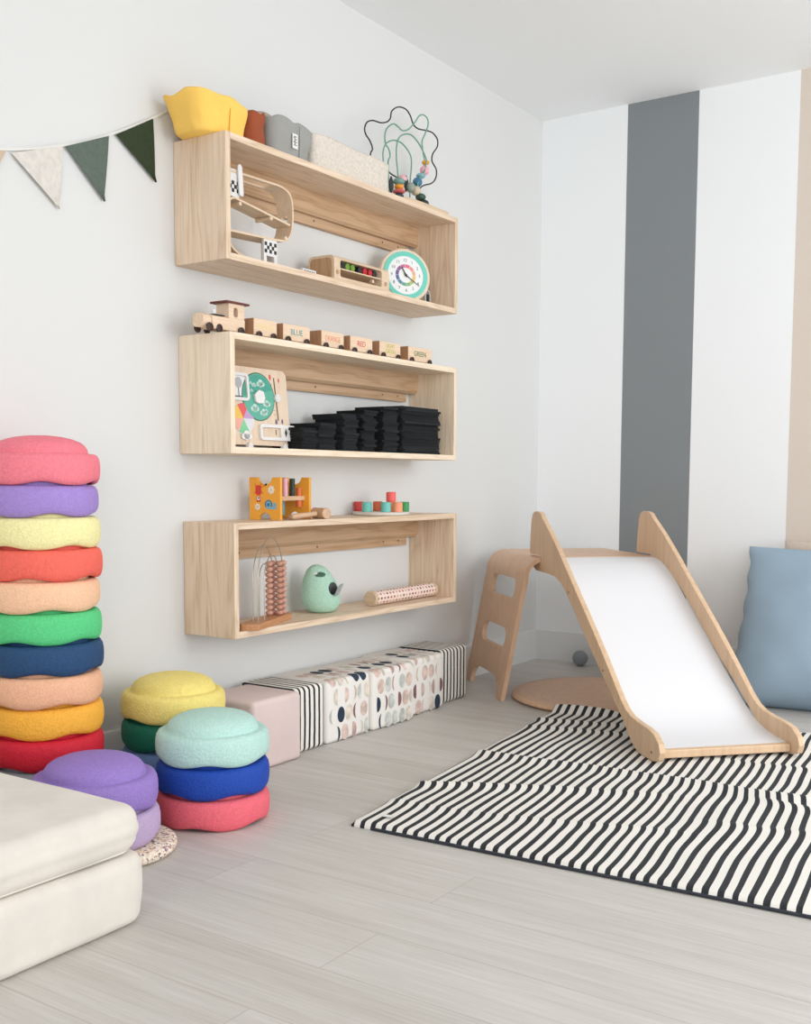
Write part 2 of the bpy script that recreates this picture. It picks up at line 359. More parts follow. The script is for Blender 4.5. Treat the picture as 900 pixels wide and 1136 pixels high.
stone(.440, -2.940, .030, 1.3, FM['lilac'], 'pale lilac foam stepping stone under the purple one, on the speckled disc', 'two stones on the speckled disc')
stone(.437, -2.943, .030+P2, .55, FM['purple'], 'purple domed foam stepping stone behind the cream play couch', 'two stones on the speckled disc')

# ================================================================== PLAY COUCH (cream)
def cushion(x0, x1, y0, y1, z0, z1, rc, re, bulge, top_puff, name, mat, seed=0):
    """rounded soft box: rings of a rounded rectangle swept up a superelliptic side"""
    ox, oy = (x0+x1)/2, (y0+y1)/2; H = z1-z0; mb = MB(); V = []; Fs = []
    K = 10; n = None; rows = []
    levels = [(-re*1.0, 0)]
    for j in range(9): a = -PI/2+PI/2*j/8; levels.append((-re+re*math.cos(a), re+re*math.sin(a)))
    for j in range(1, 6):
        t = j/6; levels.append((bulge*math.sin(PI*t), re+(H-2*re)*t))
    for j in range(9): a = PI/2*j/8; levels.append((-re+re*math.cos(a), H-re+re*math.sin(a)))
    def ring(inset, z):
        a, b_, c, d = x0-inset, x1+inset, y0-inset, y1+inset
        R_ = max(rc+inset, .004); P_ = []
        for cx, cy, ang in ((b_-R_, d-R_, 0), (a+R_, d-R_, 90), (a+R_, c+R_, 180), (b_-R_, c+R_, 270)):
            for j in range(K+1):
                t = math.radians(ang+90*j/K); P_.append((cx+R_*math.cos(t), cy+R_*math.sin(t)))
        # subdivide straight sides
        Q = []
        for i in range(len(P_)):
            p, q = P_[i], P_[(i+1) % len(P_)]; Q.append(p)
            if (i+1) % (K+1) == 0:
                for s_ in range(1, 16): Q.append((p[0]+(q[0]-p[0])*s_/16, p[1]+(q[1]-p[1])*s_/16))
        return [(x-ox, y-oy, z) for x, y in Q]
    rings = [ring(i_, z_) for i_, z_ in levels[1:]]
    for f in (.9, .75, .55, .35, .15):
        base_ = rings[-1] if f == .9 else base_
        rings.append([(x*f, y*f, H+top_puff*(1-f**2)) for x, y, z in base_])
    n = len(rings[0]); pts = [p for r in rings for p in r]
    pts = [Vector(p) for p in pts]
    pts = [p+Vector((noise.noise(p*6+Vector((seed,0,0))), noise.noise(p*6+Vector((0,seed+9,0))), noise.noise(p*5+Vector((3,seed,0)))*.8 if p.z > .02 else 0))*.006 for p in pts]
    for i in range(len(rings)-1):
        for j in range(n):
            k = (j+1) % n; Fs.append((i*n+j, i*n+k, (i+1)*n+k, (i+1)*n+j))
    mb.add(pts, Fs)
    mb.add([Vector(p) for p in rings[0]], [tuple(range(n))[::-1]])
    mb.add([pts[(len(rings)-1)*n+j] for j in range(n)], [tuple(range(n))])
    o = mb.build(name, mat, smooth=1.5)
    bm = bmesh.new(); bm.from_mesh(o.data); bmesh.ops.remove_doubles(bm, verts=bm.verts, dist=1e-4); bmesh.ops.recalc_face_normals(bm, faces=bm.faces); bm.to_mesh(o.data); bm.free()
    o.data.shade_smooth(); o.location = (ox, oy, z0)
    return o
suede = plain('cream_suede', (226, 218, 208), .95, bump=.3, bscale=90, var=.03, vscale=9); suede.node_tree.nodes['Principled BSDF'].inputs['Sheen Weight'].default_value = .15
cb = cushion(.06, .822, -4.6, -3.134, 0, .133, .045, .024, .003, 0, 'couch_base_cushion', suede, 1)
tag(cb, 'cream suede base cushion of the play couch, lying on the floor', 'cushion')
ct = cushion(.055, .816, -4.6, -3.138, .135, .226, .045, .032, .004, .010, 'couch_seat_cushion', suede, 5)
tag(ct, 'cream suede top cushion lying on the play couch base', 'cushion')
sm_ = MB(); cx_, cy_ = ct.location.x, ct.location.y
sm_.tube([(x-cx_, y-cy_, .004) for x, y in rrect(.072, .800, -4.59, -3.155, .035, 10)], .0028, 6, closed=True)
sm_.build('piping', suede, ct)

# ================================================================== SOFT CUBES
m, nt, b = base('striped_cover'); L = nt.links.new
tc = N(nt, 'ShaderNodeTexCoord'); ge = N(nt, 'ShaderNodeSeparateXYZ'); L(tc.outputs['Object'], ge.inputs[0])
nx = N(nt, 'ShaderNodeSeparateXYZ'); L(tc.outputs['Normal'], nx.inputs[0])
ab = N(nt, 'ShaderNodeMath', operation='ABSOLUTE'); L(nx.outputs[1], ab.inputs[0])
gt = N(nt, 'ShaderNodeMath', operation='GREATER_THAN'); gt.inputs[1].default_value = .72; L(ab.outputs[0], gt.inputs[0])
mi_ = N(nt, 'ShaderNodeMix'); L(gt.outputs[0], mi_.inputs[0]); L(ge.outputs[1], mi_.inputs[2]); L(ge.outputs[0], mi_.inputs[3])
no = N(nt, 'ShaderNodeTexNoise'); no.inputs['Scale'].default_value = 14; L(tc.outputs['Object'], no.inputs['Vector'])
a1 = N(nt, 'ShaderNodeMath', operation='MULTIPLY_ADD'); a1.inputs[1].default_value = .006; L(no.outputs['Fac'], a1.inputs[0]); L(mi_.outputs[0], a1.inputs[2])
a2 = N(nt, 'ShaderNodeMath', operation='MULTIPLY'); a2.inputs[1].default_value = 1/.0232; L(a1.outputs[0], a2.inputs[0])
a3 = N(nt, 'ShaderNodeMath', operation='FRACT'); L(a2.outputs[0], a3.inputs[0])
a4 = N(nt, 'ShaderNodeMath', operation='LESS_THAN'); a4.inputs[1].default_value = .40; L(a3.outputs[0], a4.inputs[0])
mc = N(nt, 'ShaderNodeMix', data_type='RGBA'); L(a4.outputs[0], mc.inputs[0]); mc.inputs[6].default_value = lin((238, 233, 224)); mc.inputs[7].default_value = lin((34, 35, 38))
L(mc.outputs[2], b.inputs['Base Color']); b.inputs['Roughness'].default_value = .85
STRIPE = m
def sbox(x0, x1, y0, y1, z1, name, mats, r=.016, extra=None):
    ox, oy = (x0+x1)/2, (y0+y1)/2
    bm = bmesh.new(); bmesh.ops.create_cube(bm, size=1)
    for v in bm.verts: v.co = Vector((v.co.x*(x1-x0), v.co.y*(y1-y0), (v.co.z+.5)*z1))
    bmesh.ops.bevel(bm, geom=bm.edges[:], offset=r, segments=5, profile=.5, affect='EDGES')
    mb = MB(); bm.verts.index_update(); mb.add([v.co.copy() for v in bm.verts], [tuple(v.index for v in f.verts) for f in bm.faces]); bm.free()
    if extra: extra(mb, x1-x0, y1-y0, z1, r)
    o = mb.build(name, mats, fix=extra is None, smooth=1.0); o.location = (ox, oy, 0); return o
vinyl = plain('blush_vinyl', (226, 204, 199), .5, bump=.1, bscale=120, var=.02, vscale=6)
o = sbox(.075, .290, -2.262, -2.048, .203, 'soft_block', vinyl, .016)
tag(o, 'blush pink plain leatherette soft block at the near end of the row', 'soft block', 'row of soft blocks along the wall')
s_ = MB().tube([(-.09, -.1085, .178), (.085, -.1085, .178), (.1015, -.103, .17), (.1035, -.1, .02)], .0014, 6); s_.build('seam', vinyl, o)
o = sbox(.03, .25, -2.043, -1.888, .200, 'soft_block', STRIPE); tag(o, 'black and white striped soft block right behind the blush one', 'soft block', 'row of soft blocks along the wall')
MOONC = [plain('moon_ground', (240, 235, 228), .8)]+[plain('moon_'+k, c, .8, var=.12, vscale=40) for k, c in (('navy', (38, 56, 76)), ('blush', (222, 196, 184)), ('rose', (198, 164, 156)), ('sage', (204, 206, 198)), ('sand', (226, 214, 198)), ('plum', (140, 96, 100)))]
def moons(seed, sh):
    def fn(mb, DX, DY, H, r):
        rnd = random.Random(seed); e = .0006
        def wrapf(u, t):   # u along y (-DY/2..DY/2), t along strip up the front then over the top
            y = u; L1 = H-r; L2 = L1+r*PI/2
            if t <= L1: return (DX/2+e, y, t)
            if t <= L2:
                a = (t-L1)/r; return (DX/2-r+(r+e)*math.cos(a), y, H-r+(r+e)*math.sin(a))
            return (DX/2-r-(t-L2), y, H+e)
        W = DY/2-r*.55; top = H-r+r*PI/2+DX-2*r-.004
        rows = 7; dt = .0590; colw = .0405
        for i in range(rows):
            tcn = .027+dt*i
            for j in range(-4, 5):
                u0 = colw*(j+sh)+(.5*colw if i % 2 else 0)+rnd.uniform(-.003, .003)
                hw, hh = .0188*rnd.uniform(.9, 1.06), .0262*rnd.uniform(.92, 1.04)
                if u0-hw < -W-.012 or u0+hw > W+.012 or tcn+hh > top: 
                    continue
                kind = ('full', 'left', 'full', 'right', 'crl', 'crr')[(j*2+i+seed) % 6] if rnd.random() < .8 else 'full'
                col = rnd.choice((2, 3, 4, 5, 5, 2, 4, 1, 6, 6)) if kind != 'full' else rnd.choice((1, 2, 1, 4, 2, 5))
                rowsn = 12; L_, R_ = [], []
                for k in range(rowsn+1):
                    a = -PI/2+PI*k/rowsn; c_ = math.cos(a); zz = math.sin(a)*hh
                    l, r_ = -hw*c_, hw*c_
                    if kind == 'left': r_ = .15*hw*c_
                    if kind == 'right': l = -.15*hw*c_
                    if kind == 'crl': r_ = -.45*hw*c_
                    if kind == 'crr': l = .45*hw*c_
                    cl = lambda q: max(-W, min(W, q))
                    L_.append((cl(u0+l), tcn+zz)); R_.append((cl(u0+r_), tcn+zz))
                pts = []; fs = []
                for (a, t1), (b_, t2) in zip(L_, R_): pts += [wrapf(a, max(.002, t1)), wrapf(b_, max(.002, t2))]
                for k in range(rowsn): fs.append((2*k, 2*k+1, 2*k+3, 2*k+2))
                mb.add(pts, fs, col)
    return fn
for (x1, y0, y1, sd, lb) in ((.254, -1.883, -1.652, 3, 'white soft block with painted moon shapes, first of the moon ones from the blush block'), (.262, -1.648, -1.402, 8, 'white soft block with painted moon shapes, in the middle of the three moon blocks'), (.238, -1.398, -1.172, 12, 'white soft block with painted moon shapes, beside the far striped block')):
    o = sbox(x1-.22, x1, y0, y1, .200, 'soft_block', MOONC, .016, moons(sd, sd*.13 % 1)); tag(o, lb, 'soft block', 'row of soft blocks along the wall')
o = sbox(.02, .213, -1.168, -.968, .202, 'soft_block', STRIPE); tag(o, 'black and white striped soft block at the far end beside the step stool', 'soft block', 'row of soft blocks along the wall')

# ================================================================== STRIPED MAT
DISC_C = Vector((.652, -.70)); DISC_R = .345
m, nt, b = base('striped_mat'); L = nt.links.new
uv = N(nt, 'ShaderNodeUVMap'); uv.uv_map = 'UVMap'; su = N(nt, 'ShaderNodeSeparateXYZ'); L(uv.outputs[0], su.inputs[0])
mpn = N(nt, 'ShaderNodeMapping'); mpn.inputs['Scale'].default_value = (9, 5, 1); L(uv.outputs[0], mpn.inputs[0])
no = N(nt, 'ShaderNodeTexNoise'); no.inputs['Scale'].default_value = 1; no.inputs['Detail'].default_value = 1; L(mpn.outputs[0], no.inputs['Vector'])
a1 = N(nt, 'ShaderNodeMath', operation='MULTIPLY_ADD'); a1.inputs[1].default_value = .0085; L(no.outputs['Fac'], a1.inputs[0]); L(su.outputs[0], a1.inputs[2])
a2 = N(nt, 'ShaderNodeMath', operation='MULTIPLY'); a2.inputs[1].default_value = 50; L(a1.outputs[0], a2.inputs[0])
a3 = N(nt, 'ShaderNodeMath', operation='FRACT'); L(a2.outputs[0], a3.inputs[0])
mp3 = N(nt, 'ShaderNodeMapping'); mp3.inputs['Scale'].default_value = (49, 3, 1); L(uv.outputs[0], mp3.inputs[0])
n3 = N(nt, 'ShaderNodeTexNoise'); n3.inputs['Scale'].default_value = 1; L(mp3.outputs[0], n3.inputs['Vector'])
th = N(nt, 'ShaderNodeMath', operation='MULTIPLY_ADD'); th.inputs[1].default_value = .22; th.inputs[2].default_value = .33; L(n3.outputs['Fac'], th.inputs[0])
a4 = N(nt, 'ShaderNodeMath', operation='LESS_THAN'); L(a3.outputs[0], a4.inputs[0]); L(th.outputs[0], a4.inputs[1])
mc = N(nt, 'ShaderNodeMix', data_type='RGBA'); L(a4.outputs[0], mc.inputs[0]); mc.inputs[6].default_value = lin((240, 236, 228)); mc.inputs[7].default_value = lin((38, 40, 44))
L(mc.outputs[2], b.inputs['Base Color']); b.inputs['Roughness'].default_value = .85
def matmesh():
    A, B, D_, Cc = Vector((.795, -2.475)), Vector((2.26, -2.397)), Vector((.622, -1.045)), Vector((2.09, -.775))
    NU, NV = 150, 260; T = .0165; V = []; UV = []; Fs = []
    # crease lines: v at u=0, v at u=1, height, width, u range where it shows
    ridges = [(.525, .445, .019, .024, -.5, 1.5), (.250, .60, .010, .017, -.5, .50), (.125, .28, .007, .018, -.5, .55), (.875, .90, .009, .014, -.5, .6), (.795, .86, .007, .012, -.5, .5), (.70, .66, .005, .016, .25, .8), (.56, .36, .008, .016, .50, 1.5), (.22, .36, .007, .018, .45, 1.5), (.80, .62, .008, .02, .6, 1.5)]
    def P_(u, v):
        p = (A*(1-u)+B*u)*(1-v)+(D_*(1-u)+Cc*u)*v
        h = T; du = 0
        for va, vb, amp, wd, ua, ub in ridges:
            c_ = va+(vb-va)*u+.008*math.sin(u*11+va*20)+.01*noise.noise(Vector((u*6, va*9, 2)))
            m_ = max(0, min(1, (u-ua)/.12))*max(0, min(1, (ub-u)/.12)); m_ = m_*m_*(3-2*m_)
            fade = (.7+.3*math.sin(u*6+va*31))*m_
            x_ = (v-c_)/wd; g = math.exp(-x_*x_) if x_ < 0 else math.exp(-(x_/.45)**2)
            h += amp*fade*g; du += .0060*fade*math.tanh(x_*1.5)
        h += .0020*noise.noise(Vector((u*9, v*9, 0)))
        ed = min(u, 1-u, v*.98, (1-v))*1.45
        h *= 1 if ed > .016 else (.30+.70*math.sqrt(max(0, 1-(1-ed/.016)**2)))
        q = Vector((p.x, p.y)); dd = (q-DISC_C).length
        lift = max(0, min(1, (DISC_R+.05-dd)/.05))*.024
        q.x += .003*math.sin(v*24+1)*(1-abs(2*u-1))
        return Vector((q.x, q.y, h+lift)), lift, du
    top = []; bot = []
    for j in range(NV+1):
        for i in range(NU+1):
            u, v = .5-.5*math.copysign(abs(1-2*i/NU)**.86, 1-2*i/NU), .5-.5*math.copysign(abs(1-2*j/NV)**.86, 1-2*j/NV); p, lf, du = P_(u, v); top.append(p); UV.append((u+du, v)); bot.append(Vector((p.x, p.y, lf+.0005)))
    W_ = NU+1; n = len(top); f = []
    for j in range(NV):
        for i in range(NU):
            a = j*W_+i; f.append((a, a+1, a+W_+1, a+W_)); f.append((n+a, n+a+W_, n+a+W_+1, n+a+1))
    for i in range(NU): f.append((i, n+i, n+i+1, i+1)); a = NV*W_+i; f.append((a, a+1, n+a+1, n+a))
    for j in range(NV): a = j*W_; f.append((a, a+W_, n+a+W_, n+a)); a += NU; f.append((a, n+a, n+a+W_, a+W_))
    me = bpy.data.meshes.new('striped_mat'); ctr = Vector((1.45, -1.65, 0))
    me.from_pydata([p-ctr for p in top+bot], [], f); me.materials.append(MATM)
    ul = me.uv_layers.new(name='UVMap')
    for lp in me.loops: ul.data[lp.index].uv = UV[lp.vertex_index % n]
    me.shade_smooth(); me.set_sharp_from_angle(angle=1.2)
    o = bpy.data.objects.new('play_mat', me); C.objects.link(o); o.location = ctr
    return o
MATM = m
rug = matmesh()
bnd = MB(); qc = [Vector(p) for p in ((.795, -2.475), (2.26, -2.397), (2.09, -.775), (.622, -1.045))]; bp_ = []
for k in range(4):
    for j in range(24):
        q = qc[k].lerp(qc[(k+1) % 4], j/24)
        if j == 0: continue
        lf = max(0, min(1, (DISC_R+.05-(q-DISC_C).length)/.05))*.024
        bp_.append((q.x-1.45, q.y+1.65, .0042+lf))
bnd.tube(bp_, .0040, 6, closed=True).build('binding', plain('binding_dark', (48, 52, 60), .8), rug)
tag(rug, 'black and white striped padded play mat with creases, on the floor under the slide', 'play mat')
tg = MB().box(-.014, .014, -.008, .008, 0, .001).build('fabric_tag', plain('tag_white', (236, 234, 230), .7), rug); tg.location = (.862-1.45, -2.415+1.65, .0215); tg.rotation_euler = (0, 0, .2)

# ================================================================== SLIDE + STOOL
AL = math.radians(46.5); O = Vector((.359, -.971, 0)); UU = Vector((math.cos(AL), math.sin(AL), 0)); DD = Vector((math.sin(AL), -math.cos(AL), 0)); ZZ = Vector((0, 0, 1))
ply = lambda nm='ply_face', ax='z': wood(nm+ax, (222, 182, 140), (200, 156, 112), ax, .8, .45)
PLY = wood('ply_slide', (228, 196, 162), (212, 176, 140), 'z', .7, .45); PLYS = wood('ply_stool', (226, 188, 156), (210, 168, 134), 'z', .7, .42)
EDGE = plain('ply_edge', (226, 186, 142), .55)
# stool local frame: x = UU (span), y = -DD... use root rotated by AL: local x=UU, local y = -DD
st = thing('arched_step_stool', 'bent plywood step stool with two rung holes in its leg, behind the slide', 'stool', O+UU*.38-DD*.245, AL)
loc = lambda w, s, z: Vector((w-.38, -(s)-.245+0, z))
# local y axis = +90deg from UU = (-sin, cos) = -DD ; centre is at s=-.245
LY = lambda s: -(s+.245)
path = [(.000, 0), (.030, .155), (.060, .31), (.086, .445)]
def arc(cx, cz, r, a0, a1, k=8): return [(cx+r*math.cos(math.radians(a0+(a1-a0)*i/k)), cz+r*math.sin(math.radians(a0+(a1-a0)*i/k))) for i in range(k+1)]
TH = .017
half = path+arc(.158, .455, .0785-.0085+.001, 172, 90, 9)
half = [(x+.009, z) for x, z in half]; half = [(x, z if z < .445 else z) for x, z in half]
topz = half[-1][1]
dz = .541-TH/2-topz; half = [(x, z*(1+dz/topz)) for x, z in half]
full = half+[(.76-x, z) for x, z in reversed(half)]
sb = MB().ribbon([(x-.38, z) for x, z in full], TH, (0, LY(0), 0), (1,0,0), (0,0,1), (0, LY(-.49)-LY(0), 0))
so = sb.build('bent_plywood_body', [PLYS], st, bevel=.002)
so.modifiers.clear()
cutm = MB()
def slot(z0, z1, s0, s1, r):
    poly = rrect(min(LY(s0), LY(s1)), max(LY(s0), LY(s1)), z0, z1, r, 6)
    return poly
for z0, z1 in ((.375, .452), (.185, .262)):
    poly = slot(z0, z1, -.385, -.085, .034)
    cutm.prism(poly, (-.6, 0, 0), (0,1,0), (0,0,1), (1.2, 0, 0))
foot = [(LY(-.065), -.05), (LY(-.075), .03), (LY(-.125), .078), (LY(-.365), .078), (LY(-.415), .03), (LY(-.425), -.05)]
foot = [tuple(p) for p in ([foot[0]]+[tuple(q) for q in catmull([Vector((LY(-.065), -.01, 0)), Vector((LY(-.073), .035, 0)), Vector((LY(-.098), .066, 0)), Vector((LY(-.14), .078, 0))], 4)]+[tuple(q) for q in catmull([Vector((LY(-.35), .078, 0)), Vector((LY(-.392), .066, 0)), Vector((LY(-.417), .035, 0)), Vector((LY(-.425), -.01, 0))], 4)]+[foot[-1]])]
foot = [(p[0], p[1]) for p in foot]
cutm.prism(foot, (-.6, 0, 0), (0,1,0), (0,0,1), (1.2, 0, 0))
cut(so, cutm)
bb = so.modifiers.new('bevel', 'BEVEL'); bb.width = .0015; bb.segments = 2; bb.limit_method = 'ANGLE'; bb.angle_limit = .9
# slide
sl = thing('toy_slide', 'low wooden toddler slide with white chute, hooked over the step stool', 'slide', O+UU*.38+DD*.5+ZZ*.004, AL)
SY = lambda s: -(s-.5)
prof = [(-.126, .5435), (-.122, .60), (-.110, .675), (-.098, .696), (-.075, .706), (-.035, .706), (-.008, .699), (.010, .685), (.10, .632), (.20, .565), (.315, .482), (.435, .397), (.53, .329), (.61, .270), (.70, .200), (.76, .152), (.80, .127), (.84, .114), (.90, .107), (.955, .104), (1.0, .096), (1.035, .074), (1.045, .05), (1.035, .026), (1.005, .0155), (.955, .0145), (.90, .016), (.868, .026), (.83, .050), (.784, .090), (.72, .130), (.653, .176), (.55, .240), (.44, .314), (.36, .372), (.283, .424), (.225, .458), (.16, .477), (.08, .482), (0, .482), (-.05, .484), (-.077, .494), (-.084, .508), (-.080, .5225), (.004, .5225), (.004, .5435)]
def board(w0):
    return MB().prism([(SY(s), z) for s, z in prof], (w0-.38, 0, 0), (0,1,0), (0,0,1), (.019, 0, 0)).build('side_board', PLY, sl, bevel=.0025)
board(.150); board(.591)
surf = [(.008, .533), (.045, .532), (.085, .524), (.125, .511), (.217, .463), (.347, .372), (.47, .288), (.585, .209), (.69, .138), (.745, .103), (.79, .080), (.85, .060), (.91, .050), (.975, .045)]
surf = [(p.x, p.y) for p in catmull([Vector((a, b_, 0)) for a, b_ in surf], 4)]
MB().ribbon([(SY(s), z-.001) for s, z in surf], .006, (.169-.38, 0, 0), (0,1,0), (0,0,1), (.422, 0, 0)).build('chute', plain('white_laminate', (236, 236, 239), .38), sl)
MB().box(.169-.38, .591-.38, SY(1.002), SY(.976), .022, .0465).build('cross_bar', PLY, sl, bevel=.004)
for sS, sZ in ((.99, .04), (.30, .435), (.62, .215)):
    MB().cyl((.1495-.38, SY(sS), sZ), (.1505-.38, SY(sS), sZ), .004, 10).build('bolt', plain('bolt_dark', (80, 60, 45), .4, .5), sl)
#((.1495-.38, SY(.99), .04), (.1505-.38, SY(.99), .04), .004, 10); sc_.cyl((.1495-.38, SY(.30), .435), (.1505-.38, SY(.30), .435), .004, 10); sc_.cyl((.1495-.38, SY(.62), .215), (.1505-.38, SY(.62), .215), .004, 10)

# round plywood board and ball
dsc = MB().lathe([(0, 0), (.30, 0), (.338, .004), (.345, .011), (.342, .018), (.334, .0225), (.30, .0235), (0, .0245)], 96).build('round_board', PLYS, smooth=.8)
dsc.location = (DISC_C.x, DISC_C.y, 0); tag(dsc, 'round plywood board lying on the floor beneath the slide', 'board')
tag(place(MB().ball((0,0,0), .034, 32).build('ball', plain('grey_plastic', (140, 146, 150), .5)), (.262, -.072, .034)), 'small grey ball on the floor in the corner by the baseboard', 'ball')

# ================================================================== FLOOR CUSHIONS BY THE BACK WALL
def pillow(name, Wd, Hh, T, mat, seed, sag=.03):
    n = 56; V = []; Fs = []
    def sgnpow(x): return x
    for side in (1, -1):
        for j in range(n+1):
            for i in range(n+1):
                a = -1+2*i/n; b_ = -1+2*j/n
                a = math.sin(a*PI/2); b_ = math.sin(b_*PI/2)
                edgeX = 1-.055*(1-b_*b_)**1.0; edgeZ = 1-.05*(1-a*a)
                x = a*Wd/2*edgeX; z = b_*Hh/2*edgeZ
                t = max(0, (1-a**2))**.45*max(0, (1-b_**2))**.42
                slump = 1-.38*b_
                y = side*(T/2)*t*slump
                p = Vector((x, y, z))
                wr = math.sin(18*b_+6*a+seed)*.0035*max(0, abs(a)-.55)/.45*t+noise.noise(Vector((a*2.5+seed, b_*2.5, side)))*.008*t
                wr += .004*t*math.exp(-((b_+.75)/.2)**2)*math.sin(14*a+4*b_)
                y += side*wr; x += .004*math.sin(b_*17+seed)*abs(a)**3
                V.append(Vector((x, y, z)))
    m_ = (n+1)**2
    for k in range(2):
        for j in range(n):
            for i in range(n):
                a = k*m_+j*(n+1)+i; q = (a, a+1, a+n+2, a+n+1); Fs.append(q if k else q[::-1])
    mb = MB().add(V, Fs); me = mb.mesh(name, mat, smooth=1.6, fix=False)
    bm = bmesh.new(); bm.from_mesh(me); bmesh.ops.remove_doubles(bm, verts=bm.verts, dist=2e-4); bmesh.ops.recalc_face_normals(bm, faces=bm.faces); bm.to_mesh(me); bm.free(); me.shade_smooth()
    o = bpy.data.objects.new(name, me); C.objects.link(o); return o
cotton = plain('blue_cotton', (154, 176, 193), .92, bump=.2, bscale=300)
pb = pillow('floor_cushion', .74, .69, .27, cotton, 1.3)
pb.rotation_euler = (math.radians(-36), 0, math.radians(5)); pb.location = (1.415, -.315, .289)
tag(pb, 'large dusty blue square floor cushion leaning on the back wall beside the slide', 'cushion')
tgb = MB().box(-.021, .021, -.002, .002, -.008, .012, 0)
tgb.box(-.019, .019, -.0026, .0026, -.006, .003, 1).build('fabric_tag', [plain('tag_white', (236, 234, 230), .7), plain('tag_black', (22, 22, 24), .6)], pb).location = (-.245, 0, .325)
pc = pillow('floor_cushion', .60, .58, .12, plain('beige_cotton', (206, 190, 176), .92, bump=.2, bscale=300), 4.1)
pc.rotation_euler = (math.radians(-5), 0, 0); pc.location = (1.44, -.095, .305)
tag(pc, 'beige floor cushion standing against the wall, mostly hidden by the blue one', 'cushion')

# ================================================================== BUNTING
gar = thing('bunting', 'fabric bunting garland of pointed flags strung along the wall left of the top shelf', 'bunting', (.008, -2.6, 1.70))
go = (.008, -2.6, 1.70)
cord = catmull([(.006, -3.3, 1.60), (.006, -3.05, 1.597), (.006, -2.84, 1.615), (.006, -2.643, 1.672), (.006, -2.50, 1.733), (.006, -2.342, 1.819), (.006, -2.228, 1.890), (.006, -2.12, 1.95)], 5)
cmw = plain('cord_white', (232, 230, 224), .8)
def tape():
    mb = MB(); pp = [Vector(p) for p in cord]
    mb.ribbon([(p.y, p.z) for p in pp], .006, (.005, 0, 0), (0,1,0), (0,0,1), (.002, 0, 0)); return mb
tape().build('cord', cmw, gar, go)
def flag(a, b_, c, mat):
    mb = MB(); n = 10; V = []; Fs = []
    a, b_, c = Vector(a), Vector(b_), Vector(c)
    for j in range(n+1):
        l = a.lerp(c, j/n); r = b_.lerp(c, j/n)
        for i in range(n+1): q = l.lerp(r, i/n); V.append(Vector((.0085+.003*math.sin(i*.8+j*.3)*(j/n), q.x, q.y)))
    for j in range(n):
        for i in range(n): k = j*(n+1)+i; Fs.append((k, k+1, k+n+2, k+n+1))
    m_ = len(V); V += [v+Vector((.0016, 0, 0)) for v in V]; Fs += [tuple(i+m_ for i in reversed(f)) for f in Fs]
    for i in range(n):
        k = i; Fs.append((k, k+m_, k+1+m_, k+1))
        k = i*(n+1); Fs.append((k, k+n+1, k+n+1+m_, k+m_))
        k = i*(n+1)+n; Fs.append((k, k+m_, k+n+1+m_, k+n+1))
    mb.add(V, Fs); return mb.build('flag', mat, gar, go, fix=False)
linen = plain('oat_linen', (222, 216, 208), .95, bump=.5, bscale=260, var=.035, vscale=60)
for a, b_, c, mt, lb in (((-2.990, 1.600), (-2.818, 1.614), (-2.91, 1.46), plain('camel_felt', (206, 184, 160), .9), 'beige flag at the left frame edge'), ((-2.802, 1.614), (-2.649, 1.668), (-2.664, 1.509), linen, 'oat coloured woven flag'),
                     ((-2.640, 1.670), (-2.499, 1.731), (-2.517, 1.558), plain('sage_felt', (96, 108, 98), .95, bump=.4, bscale=300, var=.05, vscale=90), 'sage grey flag'), ((-2.474, 1.741), (-2.342, 1.817), (-2.334, 1.648), plain('forest_felt', (46, 60, 36), .95, bump=.4, bscale=300, var=.05, vscale=90), 'dark forest green flag')):
    flag(a, b_, c, mt)['label'] = lb

# ================================================================== TOP SHELF: BAGS, BASKET, MAZE
def clothbag(name, cx, cy, z, rx, ry, h, lean, flare, mat, seed, amp=.012, open_top=True, sq=3.0, corner=0, dent=0, th=.004):
    """soft open cloth container: wavy walls, inner lining, floor"""
    n, mrow = 64, 16; V = []; Fs = []
    def pt(t, k, inner=0):
        f = k/mrow; c_, s_ = math.cos(t), math.sin(t); q = (abs(c_)**sq+abs(s_)**sq)**(-1/sq)
        g = 1+flare*f-(.05 if f < .06 else 0)
        x = rx*g*q*c_; y = ry*g*q*s_; zz = h*f
        p = Vector((x+lean[0]*f*f, y+lean[1]*f*f, zz))
        nz = noise.noise(Vector((x*16+seed, y*16, zz*14)))*amp*min(1, f*3+.15)+noise.noise(Vector((x*34+seed, y*34, zz*28)))*amp*.35
        rad = Vector((c_, s_, 0)); p += rad*(nz-inner)
        p.z += (noise.noise(Vector((c_*1.6+seed, s_*1.6, 3)))*amp*1.6+corner*math.cos(t+PI*.75))*f*f-dent*f*f*abs(c_)
        return p
    for k in range(mrow+1):
        for i in range(n): V.append(pt(2*PI*i/n, k))
    for k in range(mrow, 0, -1):
        for i in range(n): V.append(pt(2*PI*i/n, k, th))
    R_ = 2*mrow+1
    for k in range(R_-1):
        for i in range(n): j = (i+1) % n; Fs.append((k*n+i, k*n+j, (k+1)*n+j, (k+1)*n+i))
    Fs.append(tuple(range(n))[::-1]); Fs.append(tuple((R_-1)*n+i for i in range(n)))
    o = MB().add(V, Fs).build(name, mat, smooth=2.2); o.location = (cx, cy, z)
    return o
yb = clothbag('cloth_bag', .100, -2.213, Z1, .066, .088, .098, (.0, -.018), .22, plain('yellow_canvas', (255, 208, 104), .92, bump=.25, bscale=260), 2.2, .010, corner=0, sq=4.2)
tag(yb, 'bright yellow crumpled canvas bag on the near end of the top shelf', 'bag', 'cloth bags on the top shelf')
sm = MB(); sm.tube([(.073, .0, .004), (.075, .0, .04), (.078, .0, .075)], .0012, 5); sm.build('seam', plain('yellow_seam', (222, 160, 40), .8), yb)
rb = clothbag('cloth_bag', .095, -2.066, Z1, .068, .040, .100, (0, 0), .0, plain('rust_canvas', (158, 80, 48), .85, bump=.3, bscale=260), 5.5, .012, sq=2.5)
